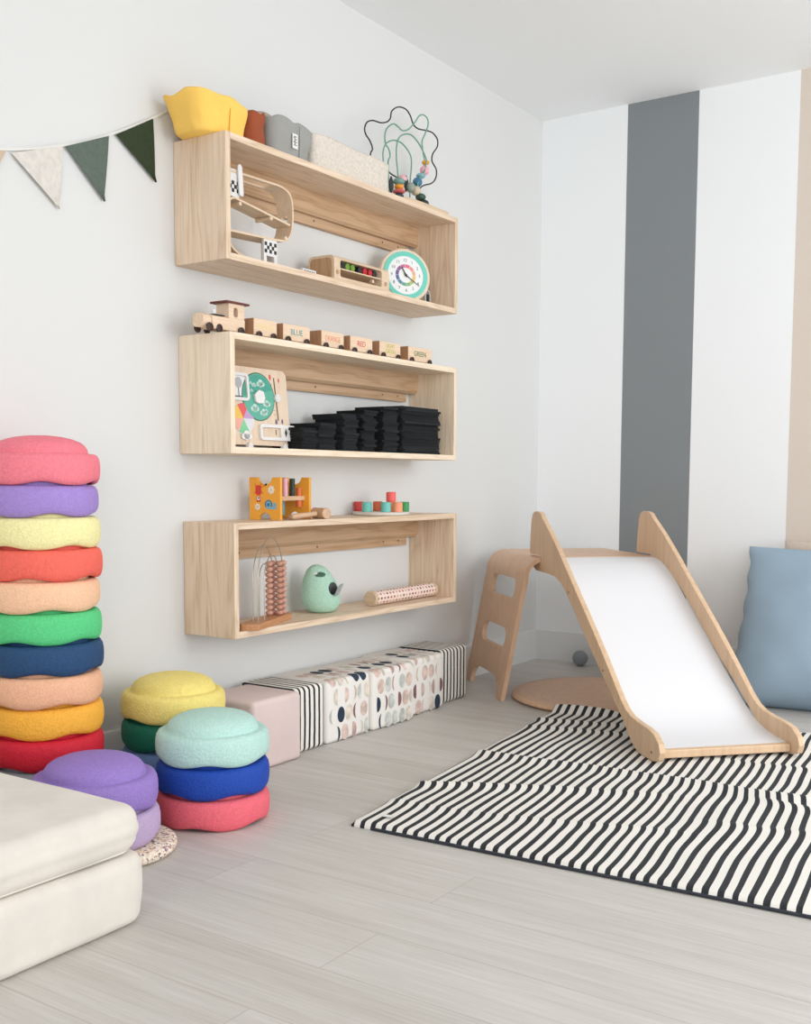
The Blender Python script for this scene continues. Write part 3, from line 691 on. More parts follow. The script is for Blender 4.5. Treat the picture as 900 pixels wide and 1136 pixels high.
tag(rb, 'rust brown cloth bag squeezed between the yellow and grey ones', 'bag', 'cloth bags on the top shelf')
tb = clothbag('cloth_bag', .037, -1.960, Z1, .030, .100, .150, (0, .01), 0, plain('taupe_canvas', (176, 160, 146), .85, bump=.3, bscale=260), 8.1, .012, sq=3)
tag(tb, 'taupe cloth bag behind the grey one, only its top edge showing', 'bag', 'cloth bags on the top shelf')
gb = clothbag('cloth_bag', .130, -1.925, Z1, .046, .084, .108, (0, .0), .14, plain('grey_canvas', (160, 160, 156), .92, bump=.3, bscale=260), 11.3, .012, sq=2.8)
tag(gb, 'grey canvas bag with a small white label, standing beside the fleece basket', 'bag', 'cloth bags on the top shelf')
lbm = MB().box(0, .0012, -.012, .012, 0, .042, 0)
for k in range(7): lbm.box(.0012, .0018, -.006+.002*math.sin(k*2), .004+.003*math.cos(k*3), .009+k*.004, .0112+k*.004, 1)
lbm.build('sewn_label', [plain('tag_white', (236, 234, 230), .7), plain('label_ink', (40, 40, 42), .6)], gb).location = (.0535, -.018, .030)
sm = MB(); sm.tube([(.0505, .004, .004), (.0525, .004, .05), (.053, .004, .098)], .0008, 5); sm.build('seam', plain('grey_seam', (104, 104, 102), .8), gb)
# fleece basket
fl = plain('fleece', (224, 214, 202), .98, bump=1.0, bscale=110, var=.05, vscale=120)
fb = clothbag('storage_basket', .098, -1.628, Z1, .076, .205, .105, (0, 0), .0, fl, 14.2, .005, sq=9, th=.014)
tag(fb, 'cream bouclé fleece storage basket, long and low, on the top shelf', 'basket')
for md in ():
    pass
# bead maze
bm_ = thing('bead_maze', 'toddler bead maze with wavy black and green wires on the top shelf', 'toy', (.1, -1.19, Z1)); bo = (.1, -1.19, Z1)
MB().prism(rrect(-.085, .085, -.165, .135, .04, 6), (.1, -1.19, Z1), (1,0,0), (0,1,0), (0,0,.018)).build('base', wood('maze_base', (226, 200, 170), (206, 176, 142), 'y'), bm_, bo, bevel=.003)
BK = [(-1.284, 1.85), (-1.284, 1.877), (-1.329, 1.885), (-1.379, 1.898), (-1.435, 1.902), (-1.45, 1.922), (-1.438, 1.943), (-1.453, 1.965), (-1.477, 1.981), (-1.483, 2.0), (-1.468, 2.023), (-1.435, 2.037), (-1.392, 2.041), (-1.355, 2.053), (-1.333, 2.071), (-1.324, 2.098), (-1.286, 2.122), (-1.24, 2.128), (-1.21, 2.114), (-1.19, 2.089), (-1.159, 2.081), (-1.104, 2.089), (-1.062, 2.091), (-1.03, 2.077), (-1.03, 2.05), (-1.061, 2.016), (-1.065, 1.989), (-1.036, 1.966), (-1.039, 1.935), (-1.067, 1.91), (-1.116, 1.892), (-1.144, 1.873), (-1.15, 1.83), (-1.15, 1.793)]
BK = [(-1.284, 1.793)]+BK
G1 = [(-1.33, 1.793), (-1.34, 1.86), (-1.345, 1.92), (-1.333, 1.944), (-1.342, 1.966), (-1.361, 1.979), (-1.364, 2.01), (-1.349, 2.035), (-1.314, 2.057), (-1.285, 2.055), (-1.259, 2.049), (-1.22, 2.063), (-1.18, 2.097), (-1.153, 2.126), (-1.126, 2.138), (-1.098, 2.132), (-1.094, 2.109), (-1.111, 2.078), (-1.132, 2.044), (-1.128, 2.015), (-1.114, 1.975), (-1.118, 1.945), (-1.139, 1.918), (-1.161, 1.893), (-1.165, 1.84), (-1.165, 1.793)]
G2 = [(-1.335, 1.793), (-1.365, 1.88), (-1.373, 1.922), (-1.373, 1.952), (-1.355, 1.981), (-1.311, 2.002), (-1.265, 2.005), (-1.226, 1.991), (-1.202, 1.968), (-1.202, 1.924), (-1.208, 1.886), (-1.21, 1.793)]
G3 = [(-1.277, 1.793), (-1.279, 1.85), (-1.281, 1.878), (-1.288, 1.915), (-1.294, 1.953), (-1.291, 1.993), (-1.275, 2.022), (-1.239, 2.041), (-1.2, 2.047), (-1.159, 2.033), (-1.131, 2.014), (-1.103, 1.985), (-1.108, 1.965), (-1.115, 1.943), (-1.139, 1.918), (-1.158, 1.893), (-1.155, 1.84), (-1.155, 1.793)]
bkm = plain('black_wire', (26, 26, 28), .35); gnm = plain('green_wire', (112, 160, 138), .4)
for pts, mt, xo in ((BK, bkm, .088), (G1, gnm, .096), (G2, gnm, .104), (G3, gnm, .110)):
    k = (xo-.1)
    MB().tube(catmull([(xo, y-k*1.5, z-k*.5*(z > 1.8)) for y, z in pts], 4), .0026, 8).build('wire', mt, bm_, bo)
BD = [((.1, -1.108, 1.974), .0145, .6, (236, 170, 50), 'yellow'), ((.1, -1.115, 1.945), .0175, 1, (240, 178, 190), 'pink'), ((.1, -1.140, 1.920), .017, .6, (130, 180, 190), 'aqua'), ((.1, -1.161, 1.893), .0175, 1, (58, 116, 150), 'blue'),
      ((.115, -1.299, 1.863), .021, .6, (120, 160, 150), 'sea'), ((.115, -1.299, 1.845), .017, .6, (236, 158, 50), 'orange'), ((.115, -1.299, 1.829), .023, .35, (220, 110, 110), 'red'), ((.115, -1.299, 1.812), .017, .8, (60, 66, 70), 'slate'),
      ((.115, -1.228, 1.858), .0175, 1, (150, 160, 146), 'stone'), ((.11, -1.186, 1.856), .0185, .9, (214, 196, 170), 'wood'), ((.12, -1.170, 1.836), .019, .7, (60, 84, 72), 'forest'), ((.13, -1.165, 1.814), .019, .7, (40, 52, 50), 'dark'), ((.095, -1.25, 1.885), .018, .8, (238, 184, 190), 'blush')]
for p, r, sq_, c, nm in BD:
    MB().ball(p, r, 20, (1, 1, sq_)).build('bead', plain('bead_'+nm, c, .35), bm_, bo)
for p in ((.105, -1.245, 1.868), (.125, -1.365, 1.835)):
    lf = MB().prism([(0, -.028), (.012, -.01), (.012, .012), (0, .03), (-.010, .012), (-.010, -.01)], p, (0,1,0), (0,0,1), (.005, 0, 0)); lf.build('leaf_bead', plain('bead_leaf', (34, 44, 42), .5), bm_, bo, bevel=.001)

# ================================================================== TOP SHELF INSIDE
birch = wood('birch', (232, 208, 180), (216, 188, 156), 'y', 1.2); birchz = wood('birchz', (230, 206, 178), (212, 184, 152), 'z', 1.2)
white = plain('white_plastic', (232, 230, 228), .45); blackp = plain('black_paint', (24, 24, 26), .5)
rc = thing('ball_ramp', 'curved wooden race ramp toy with chequered white posts, inside the top shelf', 'toy', (.12, -2.04, Z1i)); ro = (.12, -2.04, Z1i)
outer = catmull([Vector(p+(0,)) for p in ((-2.21, 1.692), (-2.12, 1.694), (-2.04, 1.695), (-1.975, 1.695), (-1.94, 1.687), (-1.922, 1.668), (-1.916, 1.635), (-1.918, 1.59), (-1.928, 1.560), (-1.95, 1.542), (-1.985, 1.536), (-2.07, 1.532), (-2.21, 1.527))], 4)
outer = [(p.x, p.y) for p in outer]
rb_ = MB().ribbon(outer, .006, (.09, 0, 0), (0,1,0), (0,0,1), (.062, 0, 0)).build('bent_track', birch, rc, ro)
cc = MB(); cc.prism(rrect(-2.20, -1.985, .099, .141, .015), (0, 0, 1.68), (0,1,0), (1,0,0), (0, 0, .03)); cc.cyl((.121, -1.90, 1.612), (.121, -1.94, 1.612), .013, 24)
cut(rb_, cc, ro)
mid = catmull([Vector(p+(0,)) for p in ((-2.196, 1.596), (-2.19, 1.612), (-2.172, 1.621), (-2.15, 1.619), (-2.05, 1.606), (-1.93, 1.590))], 4)
MB().ribbon([(p.x, p.y) for p in mid], .006, (.09, 0, 0), (0,1,0), (0,0,1), (.062, 0, 0)).build('middle_track', birch, rc, ro)
low = catmull([Vector(p+(0,)) for p in ((-2.20, 1.515), (-2.185, 1.486), (-2.15, 1.468), (-2.08, 1.458), (-1.97, 1.456))], 4)
MB().ribbon([(p.x, p.y) for p in low], .006, (.09, 0, 0), (0,1,0), (0,0,1), (.062, 0, 0)).build('lower_track', birch, rc, ro)
def post(y0, y1, z0, z1, cz0, cell, ncol, nrow, notch=False):
    mb = MB().box(.142, .150, y0, y1, z0, z1, 0).box(.092, .142, y1-.006, y1, z0, z1, 0)
    for i in range(ncol):
        for j in range(nrow):
            if (i+j) % 2 == 0: mb.box(.150, .1506, y0+.003+cell*i, y0+.003+cell*(i+1), cz0+cell*j, cz0+cell*(j+1), 1)
    return mb
post(-2.205, -2.150, 1.624, 1.700, 1.636, .0105, 5, 3).build('chequered_post', [white, blackp], rc, ro)
ob = post(-2.046, -1.988, 1.4525, 1.533, 1.492, .0105, 5, 3).build('chequered_post', [white, blackp], rc, ro)
cut(ob, MB().box(.14, .16, -2.034, -2.000, 1.44, 1.484), ro)
MB().prism(rrect(-.009, .009, 0, .088, .0088), (.152, -2.147, 1.628), (.0,1,0), (0,-.08,1), (.006, 0, 0)).build('starting_gate', white, rc, ro, bevel=.0015)
for (y, z) in ((-2.153, 1.607), (-2.02, 1.592), (-1.955, 1.547)): MB().cyl((.096, y, z), (.158, y, z), .006, 14, bev=.0012).build('dowel', birch, rc, ro)
# comb piece
cmb = MB().box(-.006, .006, -.032, .032, 0, .016, 0)
for i in range(6): cmb.box(.0061, .0066, -.026+i*.009, -.0215+i*.009, .002, .012, 1)
tag(place(cmb.build('toy_fence', [white, blackp]), (.165, -1.862, Z1i)), 'tiny white barred toy fence left of the wooden sorting box', 'toy')
# wooden rattle box
xb = thing('wooden_rattle_box', 'rounded wooden toy box with a window showing green and red blocks, left of the clock', 'toy', (.105, -1.575, Z1i)); xo = (.105, -1.575, Z1i)
bx = MB().prism(rrect(.052, .158, Z1i, Z1i+.088, .018, 6), (0, -1.722, 0), (1,0,0), (0,0,1), (0, .303, 0)).build('body', birch, xb, xo)
cut(bx, MB().prism(rrect(-1.69, -1.462, Z1i+.022, Z1i+.075, .008), (.17, 0, 0), (0,1,0), (0,0,1), (-.106, 0, 0)), xo)
MB().prism(rrect(.062, .148, Z1i+.009, Z1i+.079, .013, 6), (0, -1.7225, 0), (1,0,0), (0,0,1), (0, -.002, 0)).build('end_panel', wood('walnutish', (196, 158, 120), (168, 128, 92), 'z'), xb, xo)
MB().box(.066, .156, -1.688, -1.464, Z1i+.046, Z1i+.050).build('inner_shelf', birch, xb, xo)
for y, c in ((-1.665, 'b'), (-1.640, 'g'), (-1.612, 'g2'), (-1.572, 'b2'), (-1.545, 'r'), (-1.515, 'r2'), (-1.49, 'b3')):
    col = {'b': (26, 26, 26), 'g': (110, 150, 40)}.get(c[0], (190, 30, 44))
    MB().cyl((.08, y, Z1i+.0615), (.15, y, Z1i+.0615), .0112, 18, bev=.001).build('roller', plain('roll_'+c[0], col, .5), xb, xo)
MB().cyl((.14, -1.50, Z1i+.036), (.150, -1.50, Z1i+.036), .006, 14).build('peg', birch, xb, xo)
for y in (-1.705, -1.44): MB().lathe([(0, 0), (.007, 0), (.007, .002), (.003, .003), (0, .0015)], 16, (.158, y, Z1i+.035), (1,0,0)).build('rivet', plain('rivet', (190, 150, 112), .5), xb, xo)
# clock
ck = thing('toy_clock', 'round toy clock with a turquoise ring and rainbow dial, leaning in the top shelf', 'clock', (.128, -1.268, Z1i))
CR = .096
T0 = Matrix.Rotation(math.radians(-32), 4, 'Z') @ Matrix.Rotation(math.radians(-7), 4, 'Y')   # local x = facing direction
Tc = T0 @ Matrix.Translation((0, 0, CR))
MB().at(Tc).lathe([(0, -.022), (CR-.004, -.022), (CR, -.018), (CR, -.002), (CR-.003, .001), (.0845, .001), (0, .0008)], 72, (0,0,0), (1,0,0)).build('case', wood('clock_wood', (236, 218, 196), (224, 202, 176), 'z'), ck)
MB().at(Tc).lathe([(.0845, .001), (.0845, .004), (.0685, .004), (.0685, .001)], 72, (0,0,0), (1,0,0)).build('turquoise_ring', plain('turquoise', (112, 208, 190), .5), ck)
fc = [plain('clock_white', (240, 241, 240), .5), plain('ink_blue', (70, 84, 110), .6)]
fm = MB().at(Tc); fm.lathe([(.0685, .0012), (.0685, .0022), (0, .0022)], 64, (0,0,0), (1,0,0))
for h in range(1, 13):
    a = math.radians(90-30*h); fm.text(str(h), (.0024, .0535*math.cos(a), .0535*math.sin(a)), (0,1,0), (0,0,1), .0155, 1, .0004)
fm.build('clock_face', fc, ck)
RC = [(226, 120, 140), (238, 150, 140), (238, 176, 150), (232, 196, 120), (190, 190, 110), (140, 186, 120), (110, 170, 150), (90, 140, 170), (90, 104, 160), (112, 96, 150), (150, 100, 150), (200, 110, 150)]
dm = MB().at(Tc)
for h in range(12):
    P1 = []; 
    a0, a1 = math.radians(90-30*h), math.radians(90-30*h-28)
    for k in range(5): a = a0+(a1-a0)*k/4; P1.append((.039*math.cos(a), .039*math.sin(a)))
    for k in range(4, -1, -1): a = a0+(a1-a0)*k/4; P1.append((.027*math.cos(a), .027*math.sin(a)))
    dm.prism(P1, (.0023, 0, 0), (0,1,0), (0,0,1), (.0004, 0, 0), h)
dm.build('rainbow_dial', [plain('dial_%d' % k, c, .6) for k, c in enumerate(RC)], ck)
def hand(a, L_, wd):
    a = math.radians(a); u = Vector((0, math.cos(a), math.sin(a))); v = Vector((0, -math.sin(a), math.cos(a)))
    MB().at(Tc).prism([(-.008, -wd), (L_, -wd*.5), (L_, wd*.5), (-.008, wd)], (.0052, 0, 0), u, v, (.001, 0, 0)).build('clock_hand', plain('hand_dark', (50, 56, 66), .5), ck)
hand(-36, .062, .0016); hand(118, .032, .0026)
MB().at(Tc).cyl((.002, 0, 0), (.0075, 0, 0), .004, 16).build('hub', plain('hand_dark', (50, 56, 66), .5), ck)
MB().at(T0).box(-.052, -.0225, -.03, .03, .0, .012).build('foot', birch, ck)
# grey handled toy
gh = MB().box(-.016, .016, -.020, .020, .0, .012, 0)
gh.tube(catmull([(0, -.014, .012), (0, -.014, .05), (0, 0, .064), (0, .014, .05), (0, .014, .012)], 5), .0045, 8, 0).box(-.003, .003, -.011, .011, .012, .05, 1)
tag(place(gh.build('looped_handle_toy', [plain('grey_toy', (188, 186, 186), .5), blackp], bevel=.001), (.115, -1.115, Z1i)), 'small grey toy with a looped handle, tucked right of the clock', 'toy')

# ================================================================== TRAIN
tw = wood('train_wood', (240, 214, 186), (222, 190, 158), 'y', 1.4); twd = wood('train_end', (186, 140, 104), (158, 114, 80), 'z', 1.4)
whl = plain('wheel_dark', (58, 34, 26), .45)
def wheels(t, ys, r=.0115, xf=.151, xb=.100):
    for y in ys:
        for x, d in ((xf, .006), (xb, -.006)):
            MB().lathe([(0, 0), (r*.9, 0), (r, .001), (r, .005), (r*.55, .006), (r*.5, .0045), (0, .0045)], 20, (x-t.location.x, y-t.location.y, r), (1 if d > 0 else -1, 0, 0)).build('wheel', whl, t)
def wagon(y0, y1, word, col, label, word2=None):
    yc = (y0+y1)/2; t = thing('train_wagon', label, 'toy train wagon', (.125, yc, Z2), random.uniform(-.03, .03), 'wagons of the wooden train on the middle shelf')
    Lh = (y1-y0)/2
    MB().box(-.024, .024, -Lh+.0022, Lh-.0005, .0115, .060).build('body', tw, t, bevel=.0015)
    MB().box(-.0235, .0235, -Lh, -Lh+.002, .012, .0595).build('end_panel', twd, t)
    m_ = plain('word_'+word, col, .6)
    tx = MB()
    if word2: tx.text(word, (.0242, .002, .047), (0,1,0), (0,0,1), .0185, 0); tx.text(word2, (.0242, .002, .029), (0,1,0), (0,0,1), .0185, 0)
    elif len(word) > 5: tx.text(word, (.0242, .0, .037), (0,.80,0), (0,0,1), .025, 0)
    else: tx.text(word, (.0242, .0, .037), (0,1,0), (0,0,1), .025, 0)
    tx.build('painted_word', m_, t)
    wheels(t, (yc-Lh+.02, yc+Lh-.02))
    MB().cyl((0, Lh-.001, .020), (0, Lh+.012, .020), .0045, 12).build('coupling_magnet', plain('magnet', (150, 150, 152), .3, .8), t)
wagon(-2.092, -1.989, 'YELLOW', (238, 218, 150), 'wooden train wagon with faint yellow word, right behind the engine')
wagon(-1.960, -1.834, 'BLUE', (70, 150, 160), 'wooden train wagon painted with the word BLUE')
wagon(-1.778, -1.659, 'ORANGE', (232, 150, 116), 'wooden train wagon painted with the word ORANGE')
wagon(-1.624, -1.503, 'RED', (206, 66, 62), 'wooden train wagon painted with the word RED')
wagon(-1.463, -1.335, 'LIGHT', (186, 190, 90), 'wooden train wagon painted with the words LIGHT GREEN', 'GREEN')
wagon(-1.288, -1.135, 'GREEN', (50, 100, 52), 'last wooden train wagon, painted with the word GREEN')
en = thing('train_engine', 'wooden toy train engine with a dark red roof at the head of the train', 'toy train', (.125, -2.21, Z2)); eo = (.125, -2.21, Z2)
pr_ = rrect(-.020, .020, .012, .050, .014, 5)
MB().prism(pr_, (.125, -2.294, Z2), (1,0,0), (0,0,1), (0, .115, 0)).build('boiler', tw, en, eo)
MB().box(.100, .150, -2.262, -2.130, Z2+.0105, Z2+.046).build('chassis', tw, en, eo, bevel=.002)
cabo = MB().box(.101, .149, -2.196, -2.132, Z2+.046, Z2+.088).build('cab', tw, en, eo)
cut(cabo, MB().prism(rrect(-2.176, -2.158, Z2+.050, Z2+.078, .0088, 6), (.0, 0, 0), (0,1,0), (0,0,1), (.3, 0, 0)), eo)
MB().box(.092, .158, -2.214, -2.118, Z2+.088, Z2+.0935).build('roof', plain('roof_red', (104, 44, 38), .5), en, eo, bevel=.001)
MB().cyl((.125, -2.232, Z2+.046), (.125, -2.232, Z2+.066), .005, 14, r2=.007).build('funnel', white, en, eo)
MB().box(.108, .142, -2.245, -2.205, Z2+.050, Z2+.053).build('boiler_plate', plain('plate_dark', (60, 56, 54), .4), en, eo)
wheels(en, (-2.272, -2.235), .0125, .146, .104); wheels(en, (-2.150,), .0125, .151, .099)

# ================================================================== MIDDLE SHELF INSIDE
# weather board: lean a little towards the wall
wb = thing('weather_board', 'pale wooden weather learning board with a green dial, in the middle shelf', 'toy board', (.112, -2.04, Z2i))
Tw = Matrix.Translation((0, 0, .010)) @ Matrix.Rotation(math.radians(-5), 4, 'Y')
W = lambda y, z: (y+2.04, z-Z2i-.010)
def WB(): return MB().at(Tw)
bw = wood('board_wood', (232, 210, 186), (220, 194, 168), 'z', 1.2)
WB().prism(rrect(-.175, .150, 0, .232, .022, 6), (-.004, 0, 0), (0,1,0), (0,0,1), (.009, 0, 0)).build('board', bw, wb)
gc = W(-2.025, 1.074); R0 = .071
gm = WB(); gm.cyl((.005, gc[0], gc[1]), (.0062, gc[0], gc[1]), R0+.002, 48, 0); gm.cyl((.0062, gc[0], gc[1]), (.0070, gc[0], gc[1]), R0-.002, 48, 1)
lg = []
gm.prism([(R0*.93*math.cos(a), R0*.93*math.sin(a)) for a in [math.radians(20+160*k/20) for k in range(21)]], (.0070, gc[0], gc[1]), (0,1,0), (0,0,1), (.0003, 0, 0), 3)
def cloud(mb, cy, cz, s_, mi, x=.0071, h=.0006):
    for dy, dz_, r in ((0, 0, .012), (-.012, -.004, .008), (.012, -.004, .008), (0, -.006, .009)):
        mb.cyl((x, cy+dy*s_, cz+dz_*s_), (x+h, cy+dy*s_, cz+dz_*s_), r*s_, 18, mi)
for dy, dz_, s_ in ((.012, .042, .9), (-.018, .035, .5), (-.032, .040, .35), (-.030, .018, .35), (-.020, -.033, .9), (.018, -.045, .8), (.034, -.018, .8), (.030, -.04, .4)): cloud(gm, gc[0]+dy, gc[1]+dz_, s_, 2)
gm.build('weather_dial', [plain('dial_rim', (86, 120, 98), .5), plain('dial_green', (96, 176, 154), .5), plain('dial_pale', (192, 222, 212), .5), plain('dial_deep', (70, 160, 142), .5)], wb)
ar = WB(); ar.prism([(-.022, -.016), (-.026, .004), (-.006, .020), (.014, .016), (.020, -.004), (.012, -.020), (-.010, -.022)], (.007, gc[0]-.0, gc[1]), (0,1,0), (0,0,1), (.010, 0, 0)); ar.build('dial_pointer', white, wb, bevel=.002)
# slider
y1, z1 = W(-1.949, 1.136); y2, z2 = W(-1.940, 1.006)
s_ = WB(); u = Vector((0, y2-y1, z2-z1)); L_ = u.length; u.normalize()
s_.prism([(0, -.0022), (L_, -.0022), (L_, .0022), (0, .0022)], (.005, y1, z1), u, (0, -u.z, u.y), (.0006, 0, 0)); s_.build('slider_slot', plain('slot_dark', (90, 66, 52), .7), wb)
fl_ = WB(); fy, fz = W(-1.944, 1.074)
for k in range(6): a = k*PI/3; fl_.cyl((.0056, fy+.007*math.cos(a), fz+.007*math.sin(a)), (.014, fy+.007*math.cos(a), fz+.007*math.sin(a)), .006, 14)
fl_.cyl((.0056, fy, fz), (.015, fy, fz), .007, 14); fl_.build('slider_knob', white, wb)
mk = WB()
for (y, z, c, r) in ((-1.966, 1.137, 0, .008), (-1.927, 1.130, 0, .006), (-1.950, 1.002, 1, .008), (-1.922, 1.004, 1, .007)): q = W(y, z); mk.prism([(0, -r*1.3), (r*.7, -r*.3), (r*.4, r), (-r*.4, r), (-r*.7, -r*.3)], (.005, q[0], q[1]), (0,1,0), (0,0,1), (.0005, 0, 0), c)
for k in range(8): q = W(-1.962+k*.001, 1.115-k*.013); mk.box(.005, .0054, q[0]-.002, q[0]+.002, q[1]-.001, q[1]+.001, 2)
mk.build('scale_marks', [plain('mark_red', (214, 100, 96), .6), plain('mark_purple', (116, 100, 130), .6), plain('mark_grey', (130, 116, 106), .6)], wb)
# season wheel
py_, pz_ = W(-2.098, 1.006); wh = WB(); wh.cyl((.0048, py_, pz_), (.0054, py_, pz_), .0475, 40, 4)
for k, c in enumerate(((240, 176, 160), (238, 196, 90), (226, 96, 96), (196, 160, 204), (222, 222, 226), (132, 206, 156))):
    a0 = math.radians(240-60*k-0); P1 = [(0, 0)]+[(.045*math.cos(a0-math.radians(60)*j/8), .045*math.sin(a0-math.radians(60)*j/8)) for j in range(9)]
    wh.prism(P1, (.0056, py_, pz_), (0,1,0), (0,0,1), (.0012, 0, 0), k)
wh.build('season_wheel', [plain('seas_%d' % k, c, .6) for k, c in enumerate(((240, 176, 160), (238, 196, 90), (226, 96, 96), (196, 160, 204), (222, 222, 226), (132, 206, 156)))], wb)
cl_ = WB(); q = W(-2.092, .957); cloud(cl_, q[0], q[1], 1.1, 0, .0062, .004); cl_.build('cloud_knob', white, wb)
def frame(mb, y0, y1, z0, z1, r, t_, x0, x1):
    o_ = rrect(y0, y1, z0, z1, r, 5); i_ = rrect(y0+t_, y1-t_, z0+t_, z1-t_, max(r-t_, .002), 5); n = len(o_)
    V = [(x, a, b_) for x in (x0, x1) for P_ in (o_, i_) for a, b_ in P_]
    Fs = []
    for i in range(n):
        j = (i+1) % n; Fs += [(i, j, n+j, n+i), (2*n+i, 3*n+i, 3*n+j, 2*n+j), (i, 2*n+i, 2*n+j, j), (n+i, n+j, 3*n+j, 3*n+i)]
    mb.add(V, Fs)
y0_, z0_ = W(-2.150, 1.058); y1_, z1_ = W(-2.070, 1.140)
fr = WB(); frame(fr, y0_, y1_, z0_, z1_, .014, .009, .005, .013); fr.box(.0045, .006, y0_+.008, y1_-.008, z0_+.008, z1_-.008); fr.build('tree_window', white, wb)
tr_ = WB(); tr_.box(.006, .0066, y0_+.01, y1_-.01, z0_+.01, z0_+.014, 0).box(.006, .0066, (y0_+y1_)/2-.0015, (y0_+y1_)/2+.0015, z0_+.012, z0_+.045, 0)
tr_.cyl((.006, (y0_+y1_)/2, z0_+.053), (.0068, (y0_+y1_)/2, z0_+.053), .016, 20, 1); tr_.build('painted_tree', [plain('tree_dark', (70, 72, 80), .6), plain('tree_grey', (176, 178, 182), .6)], wb)
y0_, z0_ = W(-2.034, .944); y1_, z1_ = W(-1.873, .992)
fr = WB(); frame(fr, y0_, y1_, z0_, z1_, .010, .0095, .005, .014); fr.build('sliding_window', white, wb)
sw = WB(); ym = (y0_+y1_)/2+.015; sw.box(.006, .012, ym, y1_-.006, z0_+.006, z1_-.006, 0); sw.prism([(0, -.012), (.006, 0), (0, .014), (-.006, 0)], (.012, ym+.022, (z0_+z1_)/2), (0,1,0), (0,0,1), (.0008, 0, 0), 1)
sw.box(.005, .0056, ym-.018, ym-.015, z0_+.018, z1_-.015, 1); sw.build('window_slide', [plain('slide_pale', (236, 230, 224), .5), plain('boot_green', (40, 60, 44), .5)], wb)
for y in (-2.083, -1.925):
    q = W(y, Z2i+.010); MB().prism([(-.013, -.010), (.013, -.010), (.009, .001), (.003, .008), (-.004, .008), (-.009, .001)], (.002, q[0], 0+.010), (0,1,0), (0,0,1), (.014, 0, 0)).build('foot', white, wb, bevel=.0015)

kids = {}
for k_ in wb.children: kids.setdefault(k_.name.split('.')[0], k_)
for a_, b_ in (('painted_tree', 'tree_window'), ('window_slide', 'sliding_window'), ('dial_pointer', 'weather_dial'), ('cloud_knob', 'season_wheel'), ('slider_knob', 'slider_slot')): kids[a_].parent = kids[b_]
for k_ in list(ck.children):
    if k_.name.split('.')[0] in ('clock_hand', 'hub', 'rainbow_dial'): k_.parent = next(q_ for q_ in ck.children if q_.name.startswith('clock_face'))
# black folded felt cloths in stacks
bkf = plain('black_felt', (14, 17, 19), .95, bump=.4, bscale=200)
bkf2 = plain('black_felt_cool', (24, 28, 31), .95, bump=.4, bscale=200)
stacks = [(-1.862, .045, 8, 'in the lowest stack beside the weather board'), (-1.765, .050, 10, 'in the second stack from the weather board'), (-1.652, .048, 14, 'in the third stack from the weather board'), (-1.540, .045, 16, 'in the stack just left of the wide one'), (-1.425, .052, 18, 'in the tall narrow stack left of the end one'), (-1.235, .128, 19, 'in the widest stack at the right end')]
def felt(wy, wx, h):
    mb = MB(); n = 14; poly = []
    pts = rrect(-wx/2, wx/2, -wy/2, wy/2, .006, 3)
    rr = random.Random(int(wy*1e4)); pts = [(x+rr.uniform(-.0015, .0015), y+rr.uniform(-.0015, .0015)) for x, y in pts]
    mb.prism(pts, (0, 0, .0003), (1,0,0), (0,1,0), (0, 0, h-.0006)); return mb
protoF = {}
for si, (yc, hw, cnt, where) in enumerate(stacks):
    h = .0087
    first = None
    dx = (.112, .102, .110, .104, .110, .112)[si]
    for k in range(cnt):
        if first is None: first = [felt(hw*2-.012, .122, h).build('felt_cloth', bkf), felt(hw*2-.016, .125, h).build('felt_cloth', bkf2)]; ob = first[0]
        elif k == 1: ob = first[1]
        else: ob = first[random.random() < .4].copy(); C.objects.link(ob)
        ob.location = (dx+random.uniform(-.006, .006), yc+random.uniform(-.004, .004), Z2i+k*h); ob.rotation_euler = (0, 0, random.uniform(-.028, .028))
        tag(ob, ('topmost black felt cloth ' if k == cnt-1 else 'folded black felt cloth ')+where, 'cloth', 'black cloths '+where)

# ================================================================== LOWEST SHELF TOP
hb = thing('hammer_bench', 'yellow and wooden hammer bench with painted monster and snail, on the lowest shelf', 'toy', (.088, -1.905, Z3), math.radians(8))
ylw = plain('toy_yellow', (246, 172, 56), .45)
def bp_panel(y):
    HW, H = .0565, .130; P_ = [(-HW, 0)]
    P_ += [(.022*math.cos(a), .022*math.sin(a)) for a in [PI-PI*k/12 for k in range(13)]]+[(HW, 0), (HW, H)]
    P_ += [(.026*math.cos(a), H-.022*math.sin(a)) for a in [PI*k/12 for k in range(13)]]+[(-HW, H)]
    return MB().prism(P_, (0, y, 0), (1,0,0), (0,0,1), (0, .012, 0)).build('end_panel', ylw, hb, bevel=.0015)
bp_panel(-.090); bp_panel(.078)
MB().box(-.040, .040, -.078, .078, .058, .072).build('peg_board', wood('bench_wood', (226, 186, 150), (206, 164, 128), 'y', 1.4), hb, bevel=.0015)
for (x, y, dz_, c, nm) in ((.030, -.022, .032, (236, 178, 190), 'pink'), (.002, .022, .030, (184, 124, 72), 'brown'), (.030, .020, .031, (34, 50, 34), 'dgreen'), (.030, .058, .002, (226, 110, 56), 'orange'), (.008, -.005, -.022, (110, 160, 168), 'teal'), (-.024, -.04, -.01, (200, 180, 160), 'plain')):
    MB().cyl((x, y, .034+dz_), (x, y, .096+dz_), .0088, 18, bev=.0012).build('peg', plain('peg_'+nm, c, .5), hb)
